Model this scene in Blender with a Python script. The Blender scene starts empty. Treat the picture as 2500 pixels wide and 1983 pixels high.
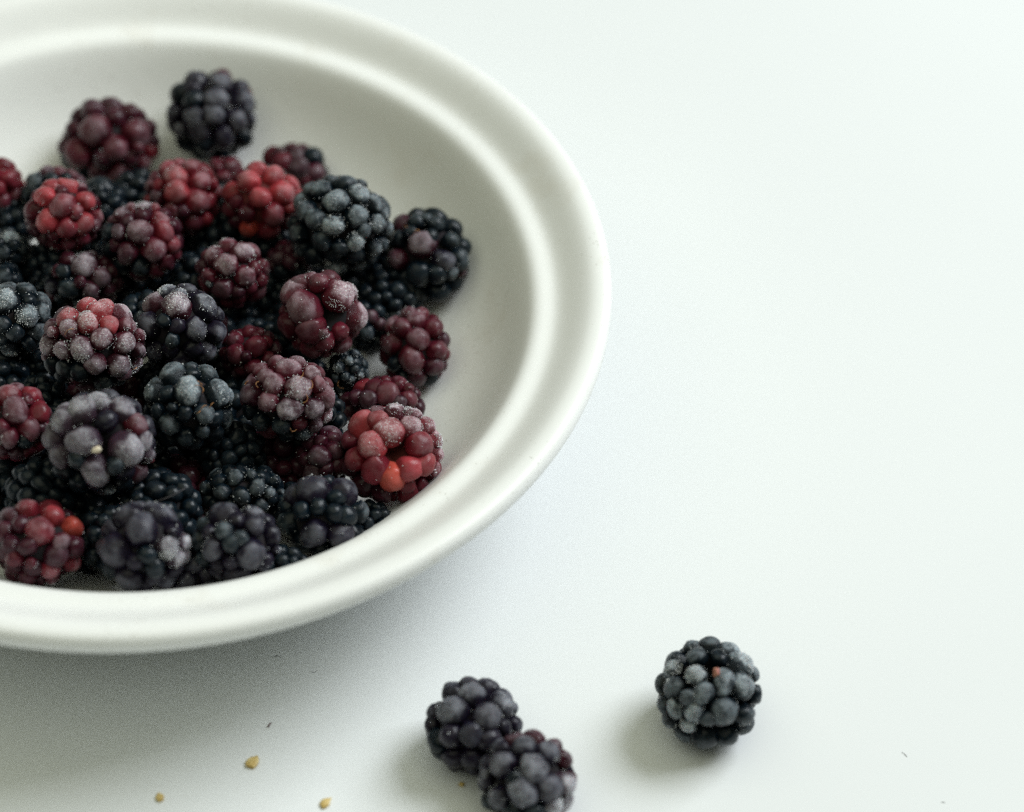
import bpy, bmesh, math, random
from mathutils import Vector, Matrix, Quaternion, noise

S = 0.001                      # everything below is written in millimetres
scene = bpy.context.scene
COL = scene.collection
rnd = random.Random(7)

# ------------------------------------------------------------------ camera
cam_data = bpy.data.cameras.new("camera")
cam = bpy.data.objects.new("camera", cam_data)
COL.objects.link(cam)
scene.camera = cam
RIGHT = Vector((0.9976476, 0.0497848, 0.0471241))
UP = Vector((-0.0685508, 0.7245389, 0.6858164))
BACK = Vector((0.0, -0.6874335, 0.7262473))
m = Matrix((RIGHT, UP, BACK)).transposed().to_4x4()
m.translation = Vector((86.22, -400.536, 428.975)) * S
cam.matrix_world = m
cam_data.sensor_width = 36
cam_data.lens = 86.4
cam_data.clip_start = 0.01
cam_data.clip_end = 50
cam_data.dof.use_dof = True
cam_data.dof.focus_distance = 0.541
cam_data.dof.aperture_fstop = 6.3
cam_data.dof.aperture_blades = 0

# ------------------------------------------------------------------ light
world = bpy.data.worlds.new("World")
scene.world = world
world.use_nodes = True
wb = world.node_tree.nodes["Background"]
wb.inputs[0].default_value = (0.93, 1.0, 0.78, 1)
wb.inputs[1].default_value = 0.10

def area(name, az, el, dist, sx, sy, power, color):
    l = bpy.data.lights.new(name, 'AREA')
    l.shape = 'RECTANGLE'; l.size = sx; l.size_y = sy; l.energy = power; l.color = color
    o = bpy.data.objects.new(name, l); COL.objects.link(o)
    tgt = Vector((0.05, -0.02, 0.02))
    d = Vector((math.cos(az) * math.cos(el), math.sin(az) * math.cos(el), math.sin(el)))
    o.location = tgt + d * dist
    o.rotation_euler = d.to_track_quat('Z', 'Y').to_euler()
    return o

# the window: behind and to the right of the table
area("window_light", math.radians(31), math.radians(48), 2.0, 1.1, 1.0, 40.0, (0.95, 1.0, 1.03))
# daylight thrown back by the room's off-white ceiling
area("ceiling_bounce", math.radians(200), math.radians(80), 1.7, 2.2, 2.2, 13.0, (0.97, 1.0, 0.76))

scene.view_settings.view_transform = 'Standard'
scene.view_settings.look = 'None'
scene.view_settings.exposure = 0.0
scene.view_settings.gamma = 1.0
scene.render.engine = 'CYCLES'
scene.cycles.max_bounces = 8
scene.cycles.use_denoising = False
scene.cycles.filter_width = 1.2

# ------------------------------------------------------------------ node helpers
class NT:
    def __init__(self, name):
        self.mat = bpy.data.materials.new(name); self.mat.use_nodes = True
        self.t = self.mat.node_tree
        self.bsdf = self.t.nodes["Principled BSDF"]
    def n(self, kind, **kw):
        nd = self.t.nodes.new(kind)
        for k, v in kw.items(): setattr(nd, k, v)
        return nd
    def set(self, sock, v):
        if hasattr(v, 'is_output'): self.t.links.new(v, sock)
        else: sock.default_value = v
    def math(self, op, a, b=0.0, clamp=False):
        nd = self.n('ShaderNodeMath', operation=op, use_clamp=clamp)
        self.set(nd.inputs[0], a); self.set(nd.inputs[1], b)
        return nd.outputs[0]
    def mix(self, f, a, b):
        nd = self.n('ShaderNodeMix', data_type='RGBA')
        self.set(nd.inputs[0], f); self.set(nd.inputs[6], a); self.set(nd.inputs[7], b)
        return nd.outputs[2]
    def noise(self, vec, scale, detail=2.0, rough=0.5):
        nd = self.n('ShaderNodeTexNoise')
        if vec is not None: self.set(nd.inputs['Vector'], vec)
        nd.inputs['Scale'].default_value = scale
        nd.inputs['Detail'].default_value = detail
        nd.inputs['Roughness'].default_value = rough
        return nd.outputs[0]
    def ramp(self, v, a, b, to0=0.0, to1=1.0):
        nd = self.n('ShaderNodeMapRange', interpolation_type='SMOOTHSTEP')
        self.set(nd.inputs[0], v)
        nd.inputs[1].default_value = a; nd.inputs[2].default_value = b
        nd.inputs[3].default_value = to0; nd.inputs[4].default_value = to1
        return nd.outputs[0]
    def bump(self, h, strength, dist):
        nd = self.n('ShaderNodeBump')
        self.set(nd.inputs['Strength'], strength); nd.inputs['Distance'].default_value = dist
        self.set(nd.inputs['Height'], h)
        self.t.links.new(nd.outputs[0], self.bsdf.inputs['Normal'])

def skin_material():
    k = NT("berry_skin"); b = k.bsdf
    info = k.n('ShaderNodeObjectInfo'); tc = k.n('ShaderNodeTexCoord')
    off = k.n('ShaderNodeVectorMath', operation='MULTIPLY_ADD')
    comb = k.n('ShaderNodeCombineXYZ')
    r = info.outputs['Random']
    k.set(comb.inputs[0], k.math('MULTIPLY', r, 91.0)); k.set(comb.inputs[1], k.math('MULTIPLY', r, 47.0)); k.set(comb.inputs[2], k.math('MULTIPLY', r, 23.0))
    k.set(off.inputs[0], tc.outputs['Object']); off.inputs[1].default_value = (1, 1, 1); k.set(off.inputs[2], comb.outputs[0])
    v = off.outputs[0]
    amt = info.outputs['Alpha']
    coarse = k.ramp(k.noise(v, 1.5, 3.0, 0.55), 0.30, 0.70)
    fine = k.ramp(k.noise(v, 11.0, 4.0, 0.75), 0.40, 0.62)
    veil = k.math('ADD', k.math('MULTIPLY', coarse, 0.50), k.math('MULTIPLY', fine, 0.50))
    # rime settles on the exposed outer face of a drupelet; creases kept dark, their shade painted into the colour
    sep = k.n('ShaderNodeSeparateXYZ'); k.set(sep.inputs[0], tc.outputs['Object'])
    outer = k.ramp(k.math('ADD', sep.outputs[2], k.math('MULTIPLY', coarse, 0.35)), 0.46, 1.12, 0.02, 1.0)
    bloom = k.math('MULTIPLY', k.math('MULTIPLY', k.math('ADD', k.math('MULTIPLY', coarse, 0.75), 0.22), amt), outer)
    grains = k.ramp(k.math('ADD', k.noise(v, 9.0, 4.0, 0.8), k.math('MULTIPLY', k.math('SUBTRACT', k.math('MULTIPLY', amt, outer), 0.5), 0.22)), 0.54, 0.64)
    grains = k.math('MULTIPLY', grains, k.math('MULTIPLY', k.ramp(amt, 0.05, 0.45), k.math('ADD', outer, 0.15)), True)
    sc = k.n('ShaderNodeSeparateColor'); k.set(sc.inputs[0], info.outputs['Color'])
    ripe = k.ramp(sc.outputs[0], 0.02, 0.30, 1.0, 0.55)      # reds carry a thinner veil than the black ones
    bl = k.math('MULTIPLY', k.math('MULTIPLY', bloom, ripe), FROST_GAIN, True)
    gr = k.math('MULTIPLY', grains, GRAIN_GAIN, True)
    frost = k.math('ADD', bl, gr, True)
    gm = k.n('ShaderNodeGamma'); k.set(gm.inputs[0], info.outputs['Color']); gm.inputs[1].default_value = 0.38
    icecol = k.mix(0.68, (0.84, 0.92, 0.99, 1), gm.outputs[0])
    blot = k.ramp(k.noise(v, 0.9, 2.0), 0.3, 0.7, 0.72, 1.25)
    vm = k.n('ShaderNodeVectorMath', operation='SCALE')
    k.set(vm.inputs[0], info.outputs['Color']); k.set(vm.inputs['Scale'], blot)
    # thin ice over the skin lightens it and keeps some of its hue
    k.set(b.inputs['Base Color'], k.mix(gr, k.mix(bl, vm.outputs[0], icecol), (0.80, 0.82, 0.84, 1)))
    k.set(b.inputs['Roughness'], k.ramp(frost, 0.0, 0.45, 0.24, 0.68))
    b.inputs['Specular IOR Level'].default_value = 0.22
    b.inputs['Subsurface Weight'].default_value = 0.10
    b.inputs['Subsurface Radius'].default_value = (1.0, 0.25, 0.2)
    b.inputs['Subsurface Scale'].default_value = 0.0016
    grain = k.math('ADD', k.math('MULTIPLY', k.noise(v, 20.0, 3.0, 0.7), 0.7), k.math('MULTIPLY', k.noise(v, 5.0, 2.0), 0.6))
    k.bump(grain, k.ramp(amt, 0.0, 0.6, 0.12, 0.75), 0.00028)
    return k.mat

def plain(name, color, rough=0.5, **kw):
    k = NT(name); k.bsdf.inputs['Base Color'].default_value = (*color, 1)
    k.bsdf.inputs['Roughness'].default_value = rough
    for a, v in kw.items(): k.bsdf.inputs[a.replace('_', ' ')].default_value = v
    return k

def mottled(name, c0, c1, scale, rough=0.5, bump=0.0):
    k = NT(name)
    tc = k.n('ShaderNodeTexCoord')
    nz = k.noise(tc.outputs['Object'], scale, 4.0, 0.6)
    k.set(k.bsdf.inputs['Base Color'], k.mix(k.ramp(nz, 0.3, 0.7), (*c0, 1), (*c1, 1)))
    k.bsdf.inputs['Roughness'].default_value = rough
    if bump: k.bump(nz, bump, 0.0002)
    return k

FROST_GAIN = 1.55
GRAIN_GAIN = 0.80
SKIN = skin_material()
CORE = mottled("core_gap_shade", (0.004, 0.006, 0.008), (0.012, 0.006, 0.009), 900, 0.95).mat  # near black: shade of the gaps between drupelets put into the colour
CORE_RED = mottled("red_berry_flesh", (0.07, 0.010, 0.012), (0.13, 0.020, 0.016), 900, 0.9).mat
PALE = mottled("pale_receptacle", (0.62, 0.50, 0.33), (0.70, 0.63, 0.50), 900, 0.6, 0.4).mat
STEMSCAR = mottled("pink_stem_flesh", (0.36, 0.11, 0.10), (0.52, 0.27, 0.17), 700, 0.55, 0.3).mat
ICE = plain("ice_crystals", (0.86, 0.88, 0.90), 0.28, Transmission_Weight=0.35, IOR=1.31).mat
HAIR = mottled("dry_style", (0.34, 0.13, 0.04), (0.50, 0.25, 0.09), 1200, 0.55).mat
FIBRE = mottled("grey_fibre", (0.07, 0.06, 0.07), (0.16, 0.15, 0.16), 1200, 0.6).mat
SPECK = mottled("dark_red_speck", (0.05, 0.008, 0.01), (0.13, 0.02, 0.02), 1500, 0.5).mat
SEED = mottled("yellow_seed", (0.52, 0.34, 0.08), (0.74, 0.60, 0.28), 900, 0.5, 0.6).mat

def table_material():
    k = NT("white_tabletop")
    tc = k.n('ShaderNodeTexCoord')
    nz = k.noise(tc.outputs['Object'], 9.0, 3.0, 0.5)
    fine = k.noise(tc.outputs['Object'], 1500.0, 2.0, 0.6)
    k.set(k.bsdf.inputs['Base Color'], k.mix(k.ramp(nz, 0.3, 0.7), (0.78, 0.80, 0.812, 1), (0.792, 0.812, 0.824, 1)))
    k.bsdf.inputs['Roughness'].default_value = 0.55
    k.bsdf.inputs['Specular IOR Level'].default_value = 0.10
    k.bump(fine, 0.08, 0.0001)
    return k.mat

def bowl_material():
    k = NT("speckled_glaze")
    tc = k.n('ShaderNodeTexCoord'); v = tc.outputs['Object']
    cloud = k.ramp(k.noise(v, 22.0, 3.0, 0.55), 0.32, 0.68)
    base = k.mix(cloud, (0.875, 0.88, 0.865, 1), (0.90, 0.905, 0.89, 1))
    tan = k.ramp(k.noise(v, 60.0, 4.0, 0.6), 0.56, 0.76, 0.0, 0.3)
    base = k.mix(tan, base, (0.72, 0.67, 0.58, 1))
    vor = k.n('ShaderNodeTexVoronoi'); k.set(vor.inputs['Vector'], v); vor.inputs['Scale'].default_value = 1000.0
    patch = k.ramp(k.noise(v, 30.0, 3.0), 0.44, 0.60)
    dots = k.math('MULTIPLY', k.ramp(vor.outputs['Distance'], 0.10, 0.20, 1.0, 0.0), patch)
    dots = k.math('MULTIPLY', dots, k.math('GREATER_THAN', k.noise(v, 400.0, 0.0), 0.52))
    base = k.mix(k.math('MULTIPLY', dots, 0.8), base, (0.20, 0.15, 0.10, 1))
    k.set(k.bsdf.inputs['Base Color'], base)
    k.bsdf.inputs['Roughness'].default_value = 0.42
    k.bsdf.inputs['Specular IOR Level'].default_value = 0.35
    k.bump(k.noise(v, 260.0, 3.0, 0.6), 0.10, 0.0004)
    return k.mat

# ------------------------------------------------------------------ object helpers
def link(o, parent=None):
    COL.objects.link(o)
    if parent is not None: o.parent = parent
    return o

def mesh_obj(name, bm, mat, parent=None, smooth=True):
    me = bpy.data.meshes.new(name)
    bm.to_mesh(me); bm.free()
    me.materials.append(mat)
    if smooth:
        for p in me.polygons: p.use_smooth = True
    return link(bpy.data.objects.new(name, me), parent)

def tag(o, label=None, cat=None, group=None, kind=None):
    for k, v in (('label', label), ('category', cat), ('group', group), ('kind', kind)):
        if v: o[k] = v
    return o

def tube(bm, pts, r0, r1, sides=6):
    rings = []
    for i, p in enumerate(pts):
        a = pts[max(i - 1, 0)]; b = pts[min(i + 1, len(pts) - 1)]
        d = (b - a).normalized(); x = d.orthogonal().normalized(); y = d.cross(x)
        r = r0 + (r1 - r0) * i / (len(pts) - 1)
        rings.append([bm.verts.new(p + (x * math.cos(t) + y * math.sin(t)) * r) for t in [2 * math.pi * j / sides for j in range(sides)]])
    for A, B in zip(rings, rings[1:]):
        for j in range(sides):
            bm.faces.new((A[j], A[(j + 1) % sides], B[(j + 1) % sides], B[j]))
    bm.faces.new(list(reversed(rings[0]))); bm.faces.new(rings[-1])

# ------------------------------------------------------------------ table
bm = bmesh.new()
bmesh.ops.create_grid(bm, x_segments=1, y_segments=1, size=1.2)
for v in bm.verts: v.co.z = 0.0
top = bmesh.ops.extrude_face_region(bm, geom=bm.faces[:])
for g in top['geom']:
    if isinstance(g, bmesh.types.BMVert): g.co.z = -0.03
bmesh.ops.recalc_face_normals(bm, faces=bm.faces[:])
table = mesh_obj("table", bm, table_material(), smooth=False)
tag(table, kind='structure')

# ------------------------------------------------------------------ bowl
HT = 42.0
PROFILE = [  # radius, height under the rim plane; inside out to underside
    (0, -34), (20, -34), (38, -33.9), (48, -33.5), (55, -32.8), (61, -31.3), (66.5, -28.9), (72, -25.5), (76.8, -21.5), (80.8, -17.2), (84, -12.9), (86.2, -9.6), (87.8, -7.4), (89.0, -5.85), (90.2, -5.0), (91.4, -4.65), (92.8, -4.6), (94.0, -4.45), (95.0, -4.1), (96.2, -3.35), (98, -1.85), (100, -0.15), (101.6, 0.95), (102.6, 1.45), (103.6, 1.75), (104.6, 1.85), (105.5, 1.8),
    (106.3, 1.45), (106.9, 0.75), (107.2, -0.2), (107.2, -1.4), (106.9, -2.5), (106.2, -3.6), (104.8, -4.8), (102.2, -6.6), (99, -8.9), (95.6, -11.6), (92.6, -16), (89.4, -21), (85, -26.5), (79, -32), (72, -36.4), (65.5, -39.2),
    (62.5, -40.6), (61.6, -41.6), (60.6, -42.0), (58.2, -42.0), (57.2, -41.4), (55.5, -40.3), (30, -39.8), (0, -39.8)]
def bowl_mesh(seg=192):
    bm = bmesh.new()
    rings = []
    for r, z in PROFILE:
        if r == 0:
            rings.append([bm.verts.new((0, 0, (z + HT) * S))])
            continue
        ring = []
        for j in range(seg):
            t = 2 * math.pi * j / seg
            w = 1 + 0.0022 * math.sin(2 * t + 0.6) + 0.0012 * math.sin(3 * t + r * 0.05)    # thrown by hand: not quite round
            dz = 0.10 * math.sin(3 * t + 1.0) + 0.08 * math.sin(5 * t + r * 0.11) if z > -34 else 0.0
            ring.append(bm.verts.new((r * w * S * math.cos(t), r * w * S * math.sin(t), (z + dz + HT) * S)))
        rings.append(ring)
    for A, B in zip(rings, rings[1:]):
        if len(A) == 1 or len(B) == 1:
            big, tip, flip = (B, A[0], False) if len(A) == 1 else (A, B[0], True)
            for j in range(seg):
                f = (tip, big[j], big[(j + 1) % seg])
                bm.faces.new(f if not flip else tuple(reversed(f)))
        else:
            for j in range(seg):
                bm.faces.new((A[j], B[j], B[(j + 1) % seg], A[(j + 1) % seg]))
    bmesh.ops.recalc_face_normals(bm, faces=bm.faces[:])
    return bm
bowl = mesh_obj("bowl", bowl_mesh(), bowl_material())
tag(bowl, "off white speckled ceramic bowl with a wide stepped rim, holding the berries", "bowl")
sub = bowl.modifiers.new("smooth", 'SUBSURF'); sub.levels = 1; sub.render_levels = 1

# ------------------------------------------------------------------ berries
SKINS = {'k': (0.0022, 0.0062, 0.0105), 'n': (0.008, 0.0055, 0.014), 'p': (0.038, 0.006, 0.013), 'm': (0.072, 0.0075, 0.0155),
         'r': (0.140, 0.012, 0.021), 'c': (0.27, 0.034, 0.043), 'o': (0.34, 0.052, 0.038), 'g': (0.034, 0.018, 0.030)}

def drupelet_mesh(i, sub):
    """One little fruit, radius about 1, its outer tip along +z."""
    q = random.Random(100 + i)
    bm = bmesh.new()
    bmesh.ops.create_icosphere(bm, subdivisions=sub, radius=1.0)
    o = Vector((q.uniform(-50, 50), q.uniform(-50, 50), q.uniform(-50, 50)))
    dent = Vector((q.uniform(-.5, .5), q.uniform(-.5, .5), 0.8)).normalized()
    depth = 0.22 if i % 4 == 3 else 0.0
    ex = q.uniform(0.94, 1.08)
    # flats where the neighbours press
    a0 = q.uniform(0, 6.28); press = []
    for k in range(6):
        a = a0 + k * 6.283 / 6 + q.uniform(-.3, .3)
        press.append((Vector((math.cos(a), math.sin(a), q.uniform(-.15, .25))).normalized(), q.uniform(0.80, 0.96)))
    for v in bm.verts:
        d = v.co.normalized()
        h = 1 + 0.12 * noise.noise(d * 1.3 + o) + 0.03 * noise.noise(d * 4.0 + o)
        if i % 4 == 2:
            h += 0.030 * noise.noise(d * 7.0 + o)
        if depth:
            a = d.dot(dent)
            if a > 0.72: h -= depth * ((a - 0.72) / 0.28) ** 1.5 * 0.8
        p = Vector((d.x * h * ex, d.y * h / ex, d.z * h * (1.14 if d.z > 0 else 1.05)))
        for n, lim in press:
            over = p.dot(n) - lim
            if over > 0: p -= n * over * 0.85
        v.co = p
    me = bpy.data.meshes.new("drupelet")
    bm.to_mesh(me); bm.free()
    me.materials.append(SKIN)
    for p in me.polygons: p.use_smooth = True
    return me
FINE = [drupelet_mesh(i, 3) for i in range(12)]
ROUGH = [drupelet_mesh(i, 2) for i in range(12)]
PICK = [0, 1, 2, 4, 5, 6, 8, 9, 10, 0, 1, 4, 5, 8, 9, 3, 7]

# a few ice crystal shapes, joined per berry into one mass
def crystal(verts, faces, c, nrm, s, q):
    x = nrm.orthogonal().normalized()
    x.rotate(Quaternion(nrm, q.uniform(0, 6.28))); y = nrm.cross(x)
    b = len(verts)
    sx, sy, sz = s * q.uniform(.6, 1.3), s * q.uniform(.6, 1.2), s * q.uniform(.5, 1.5)
    tw = q.uniform(-.4, .4)
    verts.extend([c - nrm * sz * .4, c + x * sx + nrm * tw * s, c + y * sy, c - x * sx * q.uniform(.6, 1), c - y * sy, c + nrm * sz + x * tw * s])
    for a, d in ((1, 2), (2, 3), (3, 4), (4, 1)):
        faces.append((b + 5, b + a, b + d)); faces.append((b, b + d, b + a))

def make_berry(label, c, w, hole, text, group):
    q = random.Random(label + str(c))
    buried = 'buried' in label and label.startswith('dark')
    c = Vector(c); w = Vector(w)
    base = c - Vector((0, 0, min(w)))
    root = bpy.data.objects.new("blackberry", None); link(root)
    root.empty_display_size = 0.005
    root.location = base * S
    tag(root, label, "blackberry", group)
    lift = c - base
    letters = [e.split()[4][0] for e in text.split(',')]
    redness = sum(x in 'rco' for x in letters) / len(letters)
    # receptacle the drupelets sit on
    bm = bmesh.new()
    bmesh.ops.create_icosphere(bm, subdivisions=3, radius=1.0)
    R3 = Matrix((RIGHT, UP, BACK)).transposed()
    hd = Vector(hole[:3]).normalized() if hole else None
    for v in bm.verts:
        d = v.co.normalized()
        p = R3 @ Vector((d.x * w.x, d.y * w.y, d.z * w.z)) * 0.71
        if hd is not None:
            a = p.normalized().dot(hd); ca = math.cos(math.atan2(hole[3] + 1.6, Vector(hole[:3]).length))
            if a > ca: p *= 1 - 0.62 * min(1.0, (a - ca) / (1 - ca) * 2.2)
        v.co = (p + lift) * S
    mesh_obj("core", bm, CORE_RED if redness > 0.3 else CORE, root)
    cv, cf = [], []
    for e in text.split(','):
        x, y, z, r, code = e.split()
        p = Vector((int(x), int(y), int(z))) * 0.01; r = int(r) * 0.01
        me = (ROUGH if buried else FINE)[q.choice(PICK)]
        o = bpy.data.objects.new("drupelet", me); link(o, root)
        nrm = Vector((p.x / w.x ** 2, p.y / w.y ** 2, p.z / w.z ** 2)).normalized()
        rot = nrm.to_track_quat('Z', 'Y') @ Quaternion((0, 0, 1), q.uniform(0, 6.28))
        o.rotation_mode = 'QUATERNION'; o.rotation_quaternion = rot
        o.location = (p + lift) * S
        st = q.uniform(.91, 1.10)
        o.scale = (r * S * st * 1.23, r * S / st * 1.23, r * S * q.uniform(0.97, 1.08))
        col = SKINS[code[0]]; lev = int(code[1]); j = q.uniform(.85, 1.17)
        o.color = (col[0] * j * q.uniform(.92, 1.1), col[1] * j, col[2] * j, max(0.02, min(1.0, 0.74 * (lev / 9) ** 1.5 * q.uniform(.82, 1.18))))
        # ice grains clinging to the outside of the drupelet
        if not buried:
            n = (3, 5, 8, 12, 18, 26, 40, 75, 170, 200)[lev]
            clump = Vector((q.gauss(0, 1), q.gauss(0, 1), q.gauss(0, 1))).normalized()
            n = int(n * 1.2)
            for _ in range(n):
                d = Vector((q.gauss(0, 1), q.gauss(0, 1), q.gauss(0, 1))).normalized()
                if q.random() < .55: d = (d + clump * 1.6).normalized()
                if d.z < -0.1: continue
                s = q.uniform(.06, .16) * (1.0 if q.random() < .9 else 1.8)
                sp = Vector((d.x * o.scale.x, d.y * o.scale.y, d.z * o.scale.z * 1.14)) / S
                sp.rotate(rot); dn = d.copy(); dn.rotate(rot)
                crystal(cv, cf, p + lift + sp * 1.01, dn, s, q)
    if cv:
        me = bpy.data.meshes.new("frost")
        me.from_pydata([tuple(v * S) for v in cv], [], cf)
        me.materials.append(ICE)
        tag(link(bpy.data.objects.new("frost", me), root), kind='stuff')
    return root, lift, w

def styles(root, lift, spots, n_pts=7):
    """dry curled styles: start (from the berry's centre, mm), lengths along camera-free world axes"""
    for (x, y, z, l, a, curl) in spots:
        q = random.Random(int(x * 100 + y * 10 + a))
        p0 = Vector((x, y, z)); out = p0.normalized()
        t = out.orthogonal().normalized(); t.rotate(Quaternion(out, a)); s = out.cross(t)
        pts = []
        for i in range(n_pts):
            k = i / (n_pts - 1); ang = curl * k
            pts.append((p0 + lift + t * (l * k * math.cos(ang)) + s * (l * k * math.sin(ang)) + out * (0.5 * math.sin(k * 3.0))) * S)
        bm = bmesh.new(); tube(bm, pts, 0.09 * S, 0.045 * S)
        mesh_obj("hair", bm, HAIR, root)

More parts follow.
